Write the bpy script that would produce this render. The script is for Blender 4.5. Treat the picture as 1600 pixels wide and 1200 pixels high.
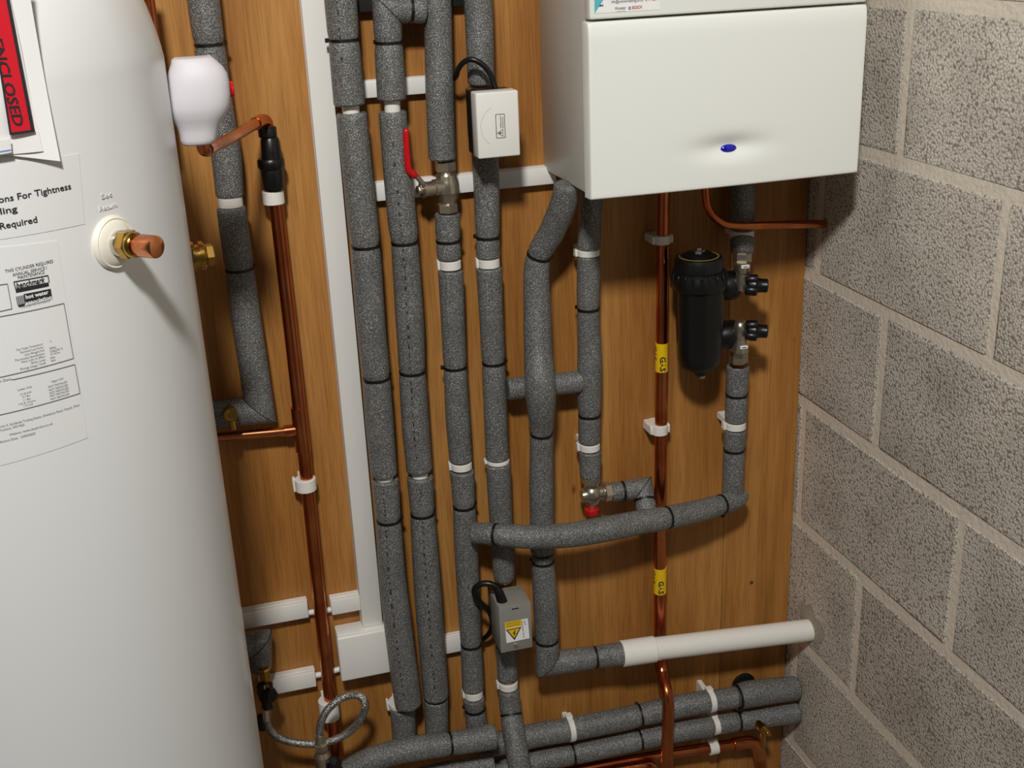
import bpy, bmesh, math, random
import numpy as np
from mathutils import Matrix, Vector

random.seed(7)
for o in list(bpy.data.objects):
    bpy.data.objects.remove(o)
scn = bpy.context.scene
COL = scn.collection

# ------------------------------------------------------------------ camera
# world: x right along the plywood, y into the wall (plywood face at y = 0), z up
M = np.array([[0.95999781, 0.04006106, -0.27712688],
              [-0.13590471, 0.9319827, -0.33606272],
              [0.24481443, 0.36028233, 0.90014584]])
F = 1873.5
CD = 1.675
CAM = np.array([0.0, -CD, 1.65])
cd = bpy.data.cameras.new('camera')
cam = bpy.data.objects.new('camera', cd)
COL.objects.link(cam)
cd.sensor_fit = 'HORIZONTAL'
cd.sensor_width = 36.0
cd.lens = F / 1600 * 36.0
cd.clip_start = 0.02
w = lambda r: Vector((r[0], r[2], -r[1]))
right, down, fwd = w(M[0]), w(M[1]), w(M[2])
mw = Matrix.Identity(4)
for i in range(3):
    mw[i][0] = right[i]; mw[i][1] = -down[i]; mw[i][2] = -fwd[i]; mw[i][3] = CAM[i]
cam.matrix_world = mw
scn.camera = cam

# ------------------------------------------------------------------ light
wd = bpy.data.worlds.new('world')
scn.world = wd
wd.use_nodes = True
bg = wd.node_tree.nodes['Background']
bg.inputs[0].default_value = (1.0, 0.98, 0.95, 1)
bg.inputs[1].default_value = 0.055
ld = bpy.data.lights.new('ceiling_bulb', 'POINT')
ld.energy = 180
ld.shadow_soft_size = 0.11
ld.color = (1.0, 0.985, 0.95)
lo = bpy.data.objects.new('ceiling_bulb', ld)
lo.location = (-0.18, -1.95, 2.82)
COL.objects.link(lo)
scn.view_settings.view_transform = 'Standard'
scn.view_settings.look = 'None'
scn.view_settings.gamma = 1.0
scn.view_settings.use_curve_mapping = False
scn.view_settings.exposure = 0.0

# ------------------------------------------------------------------ measuring helpers
def ray(px, py):
    d = M.T @ np.array([(px - 800) / F, (py - 600) / F, 1.0])
    return np.array([d[0], d[2], -d[1]])
def W(px, py, d=0.0):
    """point at distance d in front of the plywood"""
    r = ray(px, py)
    return CAM + r * ((CD - d) / r[1])
def onx(px, py, X):
    r = ray(px, py)
    return CAM + r * (X / r[0])
def depth(P):
    q = P - CAM
    return float(M[2] @ np.array([q[0], -q[2], q[1]]))
def proj(P):
    q = P - CAM
    c = M @ np.array([q[0], -q[2], q[1]])
    return np.array([800 + F * c[0] / c[2], 600 + F * c[1] / c[2]])
def mm(P, px):
    return px * depth(P) / F
TR, TX, TY = 0.25, -0.246, -0.375
def tank_hit(px, py, off=0.0):
    r = ray(px, py); R = TR + off
    o = CAM[:2] - np.array([TX, TY]); d = r[:2]
    a = d @ d; b = 2 * o @ d; c = o @ o - R * R
    t = (-b - math.sqrt(max(b * b - 4 * a * c, 0))) / (2 * a)
    P = CAM + r * t
    return math.atan2(P[0] - TX, -(P[1] - TY)), P[2]
def tank_pt(th, z, off=0.0):
    return np.array([TX + (TR + off) * math.sin(th), TY - (TR + off) * math.cos(th), z])

# ------------------------------------------------------------------ scene helpers
WL = {}
def thing(name, label, cat, loc, group=None):
    o = bpy.data.objects.new(name, None)
    COL.objects.link(o)
    o.empty_display_size = 0.02
    o.location = tuple(map(float, loc)); WL[o.name] = np.array(loc, float)
    o['label'] = label; o['category'] = cat
    if group: o['group'] = group
    return o
def part(name, geo, mat, parent=None, smooth=True, angle=38, label=None):
    vs, fs = geo
    vs = np.array(vs, float)
    c = (vs.min(0) + vs.max(0)) / 2
    me = bpy.data.meshes.new(name)
    me.from_pydata([tuple(v) for v in (vs - c)], [], [tuple(f) for f in fs])
    bm = bmesh.new(); bm.from_mesh(me)
    bmesh.ops.recalc_face_normals(bm, faces=bm.faces)
    bm.to_mesh(me); bm.free()
    if smooth:
        me.shade_smooth()
        me.set_sharp_from_angle(angle=math.radians(angle))
    me.materials.append(mat)
    o = bpy.data.objects.new(name, me)
    COL.objects.link(o)
    pl = np.zeros(3)
    if parent is not None:
        o.parent = parent; pl = WL[parent.name]
    o.location = tuple(c - pl)
    WL[o.name] = c
    if label: o['label'] = label
    return o
def tag(o, label, cat, group=None, kind=None):
    if label: o['label'] = label
    if cat: o['category'] = cat
    if group: o['group'] = group
    if kind: o['kind'] = kind
    return o
def merge(*gs):
    vs, fs = [], []
    for g in gs:
        n = len(vs)
        vs += [tuple(v) for v in g[0]]
        fs += [tuple(i + n for i in f) for f in g[1]]
    return vs, fs
def unit(v):
    v = np.array(v, float)
    return v / (np.linalg.norm(v) + 1e-12)
def frame(t):
    t = unit(t)
    a = np.array([0, 0, 1.0]) if abs(t[2]) < .9 else np.array([1.0, 0, 0])
    u = unit(np.cross(a, t))
    return u, np.cross(t, u)
def tube(P, R, n=20, cap=True, closed=False, rnd=0.0):
    P = [np.array(p, float) for p in P]
    if np.isscalar(R): R = [R] * len(P)
    P = list(P); R = list(R)
    if rnd and not closed:
        t0 = unit(P[1] - P[0]); t1 = unit(P[-1] - P[-2])
        keep = [i for i in range(1, len(P) - 1) if np.linalg.norm(P[i] - P[0]) > rnd * 1.5 and np.linalg.norm(P[i] - P[-1]) > rnd * 1.5]
        R = [R[0] - rnd * .8, R[0]] + [R[i] for i in keep] + [R[-1], R[-1] - rnd * .8]
        P = [P[0], P[0] + t0 * rnd] + [P[i] for i in keep] + [P[-1] - t1 * rnd, P[-1]]
    m = len(P)
    segs = [unit(P[(i + 1) % m] - P[i]) for i in range(m if closed else m - 1)]
    u, v = frame(segs[0])
    vs, fs = [], []
    cs = [(math.cos(2 * math.pi * k / n), math.sin(2 * math.pi * k / n)) for k in range(n)]
    for i in range(m):
        if i == 0 and not closed: tin = tout = segs[0]
        elif i == m - 1 and not closed: tin = tout = segs[-1]
        else: tin, tout = segs[i - 1], segs[i]
        if i == 0: tin = tout
        nrm = unit(tin + tout)
        for c, s in cs:
            o = R[i] * (c * u + s * v)
            o = o - tin * (o @ nrm) / (tin @ nrm)
            vs.append(P[i] + o)
        ax = np.cross(tin, tout); sn = np.linalg.norm(ax)
        if sn > 1e-9:
            q = Matrix.Rotation(math.atan2(sn, tin @ tout), 3, Vector(ax / sn))
            u = np.array(q @ Vector(u)); v = np.array(q @ Vector(v))
    for i in range(m - 1 if not closed else m):
        a, b = i * n, ((i + 1) % m) * n
        for k in range(n):
            fs.append((a + k, a + (k + 1) % n, b + (k + 1) % n, b + k))
    if cap and not closed:
        fs.append(tuple(range(n - 1, -1, -1)))
        fs.append(tuple((m - 1) * n + k for k in range(n)))
    return vs, fs
def lathe(prof, o, ax, n=28, loop=False):
    """prof: list of (radius, distance along axis)"""
    o = np.array(o, float); t = unit(ax); u, v = frame(t)
    vs, fs = [], []
    for r, h in prof:
        r = max(r, 1e-5)
        for k in range(n):
            a = 2 * math.pi * k / n
            vs.append(o + t * h + r * (math.cos(a) * u + math.sin(a) * v))
    m = len(prof)
    for i in range(m - 1):
        for k in range(n):
            fs.append((i * n + k, i * n + (k + 1) % n, (i + 1) * n + (k + 1) % n, (i + 1) * n + k))
    if loop:
        for k in range(n):
            fs.append(((m - 1) * n + k, (m - 1) * n + (k + 1) % n, (k + 1) % n, k))
    else:
        fs.append(tuple(range(n - 1, -1, -1)))
        fs.append(tuple((m - 1) * n + k for k in range(n)))
    return vs, fs
def hexnut(o, ax, r, h):
    c = r * .12
    return lathe([(r - c, 0), (r, c * .7), (r, h - c * .7), (r - c, h)], o, ax, 6)
def obox(c, ux, uy, uz, bev=0.0, seg=2):
    """box from centre and half-axis vectors, edges bevelled"""
    hx, hy, hz = (np.linalg.norm(a) for a in (ux, uy, uz))
    bm = bmesh.new()
    bmesh.ops.create_cube(bm, size=2)
    for vv in bm.verts:
        vv.co = (vv.co.x * hx, vv.co.y * hy, vv.co.z * hz)
    if bev > 0:
        bmesh.ops.bevel(bm, geom=list(bm.edges), offset=min(bev, .45 * min(hx, hy, hz) * 2), segments=seg, profile=.5, affect='EDGES')
    a, b, d = unit(ux), unit(uy), unit(uz)
    bm.verts.ensure_lookup_table()
    vs = [np.array(c) + a * q.co.x + b * q.co.y + d * q.co.z for q in bm.verts]
    fs = [tuple(q.index for q in f.verts) for f in bm.faces]
    bm.free()
    return vs, fs
def box(x0, x1, y0, y1, z0, z1, bev=0.0, seg=2):
    return obox(((x0 + x1) / 2, (y0 + y1) / 2, (z0 + z1) / 2), (abs(x1 - x0) / 2, 0, 0), (0, abs(y1 - y0) / 2, 0), (0, 0, abs(z1 - z0) / 2), bev, seg)
def catmull(rows, k):
    rows = [np.array(r, float) for r in rows]
    if len(rows) == 2:
        return [rows[0] + (rows[1] - rows[0]) * i / k for i in range(k + 1)]
    ex = [2 * rows[0] - rows[1]] + rows + [2 * rows[-1] - rows[-2]]
    out = []
    for i in range(1, len(ex) - 2):
        a, b, c, d = ex[i - 1:i + 3]
        for j in range(k):
            t = j / k
            out.append(.5 * (2 * b + (c - a) * t + (2 * a - 5 * b + 4 * c - d) * t * t + (3 * b - a - 3 * c + d) * t ** 3))
    out.append(rows[-1])
    return out
def wpts(pts):
    """(px, py, width px, d) -> rows of x, y, z, radius"""
    rows = []
    for px, py, wd_, d in pts:
        P = W(px, py, d)
        rows.append(np.array([*P, mm(P, wd_) / 2]))
    return rows
def wire(pts, smooth=True, k=8, n=14, cap=True):
    rows = wpts(pts)
    if smooth: rows = catmull(rows, k)
    return tube([r[:3] for r in rows], [r[3] for r in rows], n, cap)

# text -------------------------------------------------------------
_tc = {}
def text2d(body, bold=0.0, shear=0.0):
    key = (body, bold, shear)
    if key in _tc: return _tc[key]
    cu = bpy.data.curves.new('t', 'FONT')
    cu.body = body; cu.size = 1.0; cu.resolution_u = 2; cu.offset = bold; cu.shear = shear
    ob = bpy.data.objects.new('t', cu)
    COL.objects.link(ob)
    bpy.context.view_layer.update()
    me = bpy.data.meshes.new_from_object(ob.evaluated_get(bpy.context.evaluated_depsgraph_get()))
    vs = np.array([v.co[:2] for v in me.vertices]).reshape(-1, 2)
    fs = [tuple(p.vertices) for p in me.polygons]
    bpy.data.objects.remove(ob); bpy.data.curves.remove(cu); bpy.data.meshes.remove(me)
    _tc[key] = (vs, fs)
    return vs, fs
CAPH = None
def text_on(body, fmap, width, height, bold=0.0, shear=0.0):
    """letters fitted to width, cap height = height; fmap(u, v) -> world"""
    global CAPH
    if CAPH is None:
        hv = text2d('H')[0]; CAPH = hv[:, 1].max()
    vs, fs = text2d(body, bold, shear)
    x0, x1 = vs[:, 0].min(), vs[:, 0].max()
    sx = width / (x1 - x0); sy = height / CAPH
    return [fmap((a - x0) * sx, b * sy) for a, b in vs], fs

# ------------------------------------------------------------------ materials
def srgb(r, g, b):
    f = lambda c: ((c / 255 + .055) / 1.055) ** 2.4 if c > 10 else c / 255 / 12.92
    return (f(r), f(g), f(b), 1)
def mat(name, col, rough=.5, metal=0.0, spec=.5, bump=None, var=None, coat=0.0):
    """bump=(scale, strength, distance) noise relief; var=(scale, amount) colour variation"""
    m = bpy.data.materials.new(name); m.use_nodes = True
    nt = m.node_tree; b = nt.nodes['Principled BSDF']
    b.inputs['Base Color'].default_value = col
    b.inputs['Roughness'].default_value = rough
    b.inputs['Metallic'].default_value = metal
    b.inputs['Specular IOR Level'].default_value = spec
    b.inputs['Coat Weight'].default_value = coat
    b.inputs['Coat Roughness'].default_value = .12
    tc = nt.nodes.new('ShaderNodeTexCoord')
    if var:
        n = nt.nodes.new('ShaderNodeTexNoise'); n.inputs['Scale'].default_value = var[0]; n.inputs['Detail'].default_value = 4
        nt.links.new(tc.outputs['Object'], n.inputs['Vector'])
        mx = nt.nodes.new('ShaderNodeMix'); mx.data_type = 'RGBA'
        a = var[1]
        mx.inputs['A'].default_value = (*[c * (1 - a) for c in col[:3]], 1)
        mx.inputs['B'].default_value = (*[min(1, c * (1 + a)) for c in col[:3]], 1)
        nt.links.new(n.outputs['Fac'], mx.inputs['Factor'])
        nt.links.new(mx.outputs['Result'], b.inputs['Base Color'])
    if bump:
        n = nt.nodes.new('ShaderNodeTexNoise'); n.inputs['Scale'].default_value = bump[0]; n.inputs['Detail'].default_value = 3
        nt.links.new(tc.outputs['Object'], n.inputs['Vector'])
        bp = nt.nodes.new('ShaderNodeBump'); bp.inputs['Strength'].default_value = bump[1]; bp.inputs['Distance'].default_value = bump[2]
        nt.links.new(n.outputs['Fac'], bp.inputs['Height'])
        nt.links.new(bp.outputs['Normal'], b.inputs['Normal'])
    return m
def ramp(nt, stops):
    r = nt.nodes.new('ShaderNodeValToRGB')
    els = r.color_ramp.elements
    while len(els) < len(stops): els.new(.5)
    for e, (p, c) in zip(els, stops): e.position = p; e.color = c
    return r
def foam_mat():
    m = bpy.data.materials.new('grey_foam'); m.use_nodes = True
    nt = m.node_tree; b = nt.nodes['Principled BSDF']; L = nt.links
    tc = nt.nodes.new('ShaderNodeTexCoord')
    v = nt.nodes.new('ShaderNodeTexVoronoi'); v.inputs['Scale'].default_value = 520
    L.new(tc.outputs['Object'], v.inputs['Vector'])
    n = nt.nodes.new('ShaderNodeTexNoise'); n.inputs['Scale'].default_value = 640; n.inputs['Detail'].default_value = 4
    L.new(tc.outputs['Object'], n.inputs['Vector'])
    n2 = nt.nodes.new('ShaderNodeTexNoise'); n2.inputs['Scale'].default_value = 22; n2.inputs['Detail'].default_value = 3
    L.new(tc.outputs['Object'], n2.inputs['Vector'])
    r = ramp(nt, [(.34, (.07, .069, .065, 1)), (.52, (.135, .133, .126, 1)), (.68, (.42, .415, .40, 1))])  # palest stop paints the foam's glinting specks into the colour
    L.new(n.outputs['Fac'], r.inputs['Fac'])
    r2 = ramp(nt, [(.3, (.86, .86, .86, 1)), (.7, (1.1, 1.1, 1.1, 1))])
    L.new(n2.outputs['Fac'], r2.inputs['Fac'])
    mx = nt.nodes.new('ShaderNodeMix'); mx.data_type = 'RGBA'; mx.blend_type = 'MULTIPLY'; mx.inputs['Factor'].default_value = 1
    L.new(r.outputs['Color'], mx.inputs['A']); L.new(r2.outputs['Color'], mx.inputs['B'])
    L.new(mx.outputs['Result'], b.inputs['Base Color'])
    b.inputs['Roughness'].default_value = .38
    b.inputs['Specular IOR Level'].default_value = .5
    bp = nt.nodes.new('ShaderNodeBump'); bp.inputs['Strength'].default_value = .55; bp.inputs['Distance'].default_value = .0012
    L.new(v.outputs['Distance'], bp.inputs['Height'])
    L.new(bp.outputs['Normal'], b.inputs['Normal'])
    return m
def wood_mat():
    m = bpy.data.materials.new('plywood_veneer'); m.use_nodes = True
    nt = m.node_tree; b = nt.nodes['Principled BSDF']; L = nt.links
    tc = nt.nodes.new('ShaderNodeTexCoord')
    def mp(sx, sz):
        q = nt.nodes.new('ShaderNodeMapping'); q.inputs['Scale'].default_value = (sx, 1, sz)
        L.new(tc.outputs['Object'], q.inputs['Vector']); return q
    broad = nt.nodes.new('ShaderNodeTexNoise'); broad.inputs['Scale'].default_value = 1; broad.inputs['Detail'].default_value = 5; broad.inputs['Distortion'].default_value = .7
    L.new(mp(11, 1.3).outputs[0], broad.inputs['Vector'])
    fine = nt.nodes.new('ShaderNodeTexNoise'); fine.inputs['Scale'].default_value = 1; fine.inputs['Detail'].default_value = 4; fine.inputs['Distortion'].default_value = .3
    L.new(mp(420, 14).outputs[0], fine.inputs['Vector'])
    mid = nt.nodes.new('ShaderNodeTexNoise'); mid.inputs['Scale'].default_value = 1; mid.inputs['Detail'].default_value = 4; mid.inputs['Distortion'].default_value = .8
    L.new(mp(75, 2.4).outputs[0], mid.inputs['Vector'])
    r = ramp(nt, [(.25, srgb(146, 94, 40)), (.5, srgb(172, 118, 57)), (.75, srgb(194, 141, 77))])
    L.new(broad.outputs['Fac'], r.inputs['Fac'])
    r1 = ramp(nt, [(.3, (.84, .81, .77, 1)), (.62, (1.04, 1.04, 1.04, 1))])
    L.new(mid.outputs['Fac'], r1.inputs['Fac'])
    r2 = ramp(nt, [(.32, (.8, .76, .71, 1)), (.55, (1.03, 1.03, 1.03, 1))])
    L.new(fine.outputs['Fac'], r2.inputs['Fac'])
    def mul(a, c, fac=1.0):
        q = nt.nodes.new('ShaderNodeMix'); q.data_type = 'RGBA'; q.blend_type = 'MULTIPLY'; q.inputs['Factor'].default_value = fac
        L.new(a, q.inputs['A']); L.new(c, q.inputs['B']); return q.outputs['Result']
    c = mul(mul(r.outputs['Color'], r1.outputs['Color']), r2.outputs['Color'])
    kn = nt.nodes.new('ShaderNodeTexVoronoi'); kn.inputs['Scale'].default_value = 1
    L.new(mp(9, 4.2).outputs[0], kn.inputs['Vector'])
    rk = ramp(nt, [(.015, (.28, .2, .15, 1)), (.05, (1, 1, 1, 1))])
    L.new(kn.outputs['Distance'], rk.inputs['Fac'])
    c = mul(c, rk.outputs['Color'], .75)
    L.new(c, b.inputs['Base Color'])
    b.inputs['Roughness'].default_value = .52
    b.inputs['Specular IOR Level'].default_value = .35
    bp = nt.nodes.new('ShaderNodeBump'); bp.inputs['Strength'].default_value = .25; bp.inputs['Distance'].default_value = .0006
    L.new(fine.outputs['Fac'], bp.inputs['Height'])
    L.new(bp.outputs['Normal'], b.inputs['Normal'])
    return m
def block_mat():
    m = bpy.data.materials.new('concrete_block'); m.use_nodes = True
    nt = m.node_tree; b = nt.nodes['Principled BSDF']; L = nt.links
    tc = nt.nodes.new('ShaderNodeTexCoord')
    inf = nt.nodes.new('ShaderNodeObjectInfo')
    add = nt.nodes.new('ShaderNodeVectorMath'); add.operation = 'MULTIPLY_ADD'
    L.new(inf.outputs['Random'], add.inputs[0]); add.inputs[1].default_value = (9, 9, 9)
    L.new(tc.outputs['Object'], add.inputs[2])
    def noise(s, d=4):
        q = nt.nodes.new('ShaderNodeTexNoise'); q.inputs['Scale'].default_value = s; q.inputs['Detail'].default_value = d
        L.new(add.outputs[0], q.inputs['Vector']); return q
    vor = nt.nodes.new('ShaderNodeTexVoronoi'); vor.inputs['Scale'].default_value = 255
    L.new(add.outputs[0], vor.inputs['Vector'])
    nm, ns = noise(10, 3), noise(330, 4)
    vd = noise(70, 2)
    r = ramp(nt, [(.25, srgb(188, 181, 170)), (.5, srgb(208, 201, 190)), (.75, srgb(220, 213, 202))])
    L.new(nm.outputs['Fac'], r.inputs['Fac'])
    # little open pores between the pebbles
    r2 = ramp(nt, [(.42, (1, 1, 1, 1)), (.62, (.8, .78, .75, 1)), (.78, (.36, .34, .31, 1))])
    L.new(vor.outputs['Distance'], r2.inputs['Fac'])
    r3 = ramp(nt, [(.3, (.8, .8, .8, 1)), (.62, (1.1, 1.09, 1.08, 1))])
    L.new(ns.outputs['Fac'], r3.inputs['Fac'])
    def mul(a, c, fac=1.0):
        q = nt.nodes.new('ShaderNodeMix'); q.data_type = 'RGBA'; q.blend_type = 'MULTIPLY'; q.inputs['Factor'].default_value = fac
        L.new(a, q.inputs['A']); L.new(c, q.inputs['B']); return q.outputs['Result']
    c = mul(mul(r.outputs['Color'], r2.outputs['Color'], .9), r3.outputs['Color'])
    L.new(c, b.inputs['Base Color'])
    b.inputs['Roughness'].default_value = .95
    b.inputs['Specular IOR Level'].default_value = .15
    inv = nt.nodes.new('ShaderNodeMath'); inv.operation = 'MULTIPLY_ADD'; inv.inputs[1].default_value = -1.0; inv.inputs[2].default_value = 1.0
    L.new(vor.outputs['Distance'], inv.inputs[0])
    ad = nt.nodes.new('ShaderNodeMath'); ad.operation = 'MULTIPLY_ADD'; ad.inputs[1].default_value = .25
    L.new(vd.outputs['Fac'], ad.inputs[0]); L.new(inv.outputs[0], ad.inputs[2])
    bp = nt.nodes.new('ShaderNodeBump'); bp.inputs['Strength'].default_value = .7; bp.inputs['Distance'].default_value = .0017
    L.new(ad.outputs[0], bp.inputs['Height'])
    L.new(bp.outputs['Normal'], b.inputs['Normal'])
    return m
def braid_mat():
    m = bpy.data.materials.new('braided_steel'); m.use_nodes = True
    nt = m.node_tree; b = nt.nodes['Principled BSDF']; L = nt.links
    tc = nt.nodes.new('ShaderNodeTexCoord')
    v = nt.nodes.new('ShaderNodeTexVoronoi'); v.inputs['Scale'].default_value = 620
    L.new(tc.outputs['Object'], v.inputs['Vector'])
    r = ramp(nt, [(.2, (.8, .78, .74, 1)), (.7, (.16, .155, .145, 1))])
    L.new(v.outputs['Distance'], r.inputs['Fac']); L.new(r.outputs['Color'], b.inputs['Base Color'])
    b.inputs['Metallic'].default_value = .85; b.inputs['Roughness'].default_value = .36
    bp = nt.nodes.new('ShaderNodeBump'); bp.inputs['Strength'].default_value = .7; bp.inputs['Distance'].default_value = .001
    L.new(v.outputs['Distance'], bp.inputs['Height']); L.new(bp.outputs['Normal'], b.inputs['Normal'])
    return m
def copper_mat(name, a, c, rough):
    m = bpy.data.materials.new(name); m.use_nodes = True
    nt = m.node_tree; b = nt.nodes['Principled BSDF']; L = nt.links
    tc = nt.nodes.new('ShaderNodeTexCoord')
    n = nt.nodes.new('ShaderNodeTexNoise'); n.inputs['Scale'].default_value = 16; n.inputs['Detail'].default_value = 6
    L.new(tc.outputs['Object'], n.inputs['Vector'])
    r = ramp(nt, [(.35, a), (.65, c)])
    L.new(n.outputs['Fac'], r.inputs['Fac']); L.new(r.outputs['Color'], b.inputs['Base Color'])
    rr = ramp(nt, [(.35, (rough * 1.3,) * 3 + (1,)), (.65, (rough * .8,) * 3 + (1,))])
    L.new(n.outputs['Fac'], rr.inputs['Fac']); L.new(rr.outputs['Color'], b.inputs['Roughness'])
    b.inputs['Metallic'].default_value = 1.0
    return m
FOAM = foam_mat(); WOOD = wood_mat(); BLOCK = block_mat(); BRAID = braid_mat()
COPPER = copper_mat('copper', srgb(180, 92, 52), srgb(214, 128, 82), .22)
COPPER_BRIGHT = copper_mat('bright_copper', srgb(196, 112, 66), srgb(226, 148, 100), .24)
MORTAR = mat('mortar', srgb(226, 214, 197), .95, spec=.1, bump=(120, .5, .003), var=(35, .1))
BRASS = mat('brass', srgb(190, 150, 76), .22, 1.0, var=(60, .12))
NICKEL = mat('nickel', srgb(186, 176, 158), .27, .9, var=(70, .1))
CHROME = mat('chrome', srgb(215, 212, 205), .14, 1.0)
TANKW = mat('white_enamel', srgb(230, 231, 230), .33, coat=.15, bump=(14, .05, .004))
BOILW = mat('boiler_white', srgb(243, 245, 239), .36, coat=.12)
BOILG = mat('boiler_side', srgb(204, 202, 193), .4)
PVC = mat('white_pvc', srgb(238, 236, 230), .38, var=(9, .02))
CLIPW = mat('white_clip', srgb(236, 233, 226), .45, var=(40, .04))
SOLVENT = mat('white_waste_plastic', srgb(246, 243, 236), .32)
PAPER = mat('paper', srgb(245, 245, 243), .6)
LABELW = mat('label_film', srgb(234, 234, 233), .45)
IVORY = mat('ivory_plastic', srgb(240, 236, 220), .4)
FROST = mat('frosted_cover', srgb(216, 212, 217), .55)
INK = mat('ink', srgb(38, 38, 44), .6)
INKG = mat('grey_ink', srgb(112, 112, 112), .6)
EMB = mat('embossed_white', srgb(244, 244, 244), .4)
BLACK = mat('black_plastic', srgb(12, 12, 13), .35)
BLACKM = mat('matt_black', srgb(15, 15, 15), .6)
TIE = mat('black_nylon', srgb(14, 14, 14), .42)
RED = mat('red_vinyl', srgb(206, 16, 26), .32)
REDP = mat('red_print', srgb(214, 22, 42), .4)
YEL = mat('yellow_tape', srgb(242, 196, 16), .4, var=(90, .08))
GREYM = mat('grey_steel', srgb(160, 158, 150), .36, .3, var=(30, .06))
BLUE = mat('blue_lens', srgb(20, 24, 170), .12, coat=.5)
CYAN = mat('cyan_print', srgb(94, 186, 196), .45)
FLOORM = mat('concrete_floor', srgb(120, 114, 106), .9, bump=(60, .3, .002), var=(6, .15))
INFILLM = mat('infill_black', srgb(20, 19, 18), .7)
CLEAR = mat('clear_film', srgb(242, 240, 238), .15, spec=.6)
REDINK = mat('red_ink', srgb(190, 50, 56), .6)
FOAM_DARK = mat('foam_print', srgb(40, 40, 40), .7)

# ------------------------------------------------------------------ the setting
XR = 0.955
TOP = 2.25
fl = tag(part('floor', box(-1.1, XR + .1, -2.6, .12, -.06, -.02), FLOORM, smooth=False), 'bare concrete floor below the pipework', None, kind='structure')
# plywood backing on a rear wall
wb = tag(part('wall_back', box(-1.1, XR + .1, .0185, .12, -.02, TOP), MORTAR, smooth=False), 'rear wall lined with varnished plywood', None, kind='structure')
xs = [-1.1, W(1130, 850)[0], XR - .001]
for a, b_ in zip(xs[:-1], xs[1:]):
    part('plywood_panel', box(a + .0003, b_ - .0003, 0, .018, -.02, TOP, .0005, 1), WOOD, wb)
# concrete block wall
wr = tag(part('wall_right', box(XR + .0018, XR + .1, -1.5, .018, -.02, TOP), MORTAR, smooth=False), 'bare concrete block wall on the right', None, kind='structure')
joints = [-.02, .205, .430, .658, .880, 1.101, 1.318, 1.530, 1.755, 1.98, TOP]
vj = [-.22, -.03, -.217, -.0175, -.230, -.036, -.2356, -.05, -.23, -.02]
for r, v0 in enumerate(vj):
    z0, z1 = joints[r] + .0082, joints[r + 1] - .0082
    ys = [.025]
    y = v0
    while y > -1.5:
        ys.append(y); y -= .428 if r in (3, 5) else .445
    ys.append(-1.5)
    for y1, y0 in zip(ys[:-1], ys[1:]):
        if y1 - y0 < .02: continue
        g = box(XR - .0003 + random.uniform(0, .0014), XR + .06, y0 + .0072, y1 - .0072, z0, z1, .004, 2)
        vs = [(v[0], v[1] + random.uniform(-.002, .002), v[2] + random.uniform(-.002, .002)) for v in g[0]]
        part('concrete_block', (vs, g[1]), BLOCK, wr, angle=15)

# ------------------------------------------------------------------ pipe builders
def base_of(pts):
    P = W(*pts[-1][:2], pts[-1][3])
    return (P[0], P[1], P[2])
def clip(root, px, py, d, wd_, h, horiz=False, lug=True, matl=None, name='pipe_clip'):
    P = W(px, py, d); r = mm(P, wd_) / 2; hh = mm(P, h) / 2
    ax = np.array([1.0, 0, 0]) if horiz else np.array([0, 0, 1.0])
    sd = np.array([0, 0, 1.0]) if horiz else np.array([1.0, 0, 0])
    gs = [lathe([(r - .001, -hh), (r, -hh + .0008), (r, hh - .0008), (r - .001, hh)], P, ax, 28)]
    if d > r + .002:
        q = P.copy(); q[1] = -d / 2
        gs.append(obox(q, sd * r * .55, np.array([0, d / 2, 0]), ax * hh * .96, .001, 1))
    if lug:
        for s in ((1,) if horiz else (-1,)):
            q = P + sd * s * (r + .0006); q[1] += r * .3
            gs.append(obox(q, sd * .0024, np.array([0, r * .3, 0]), ax * hh * 1.15, .0008, 1))
    return part(name, merge(*gs), matl or CLIPW, root)
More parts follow.
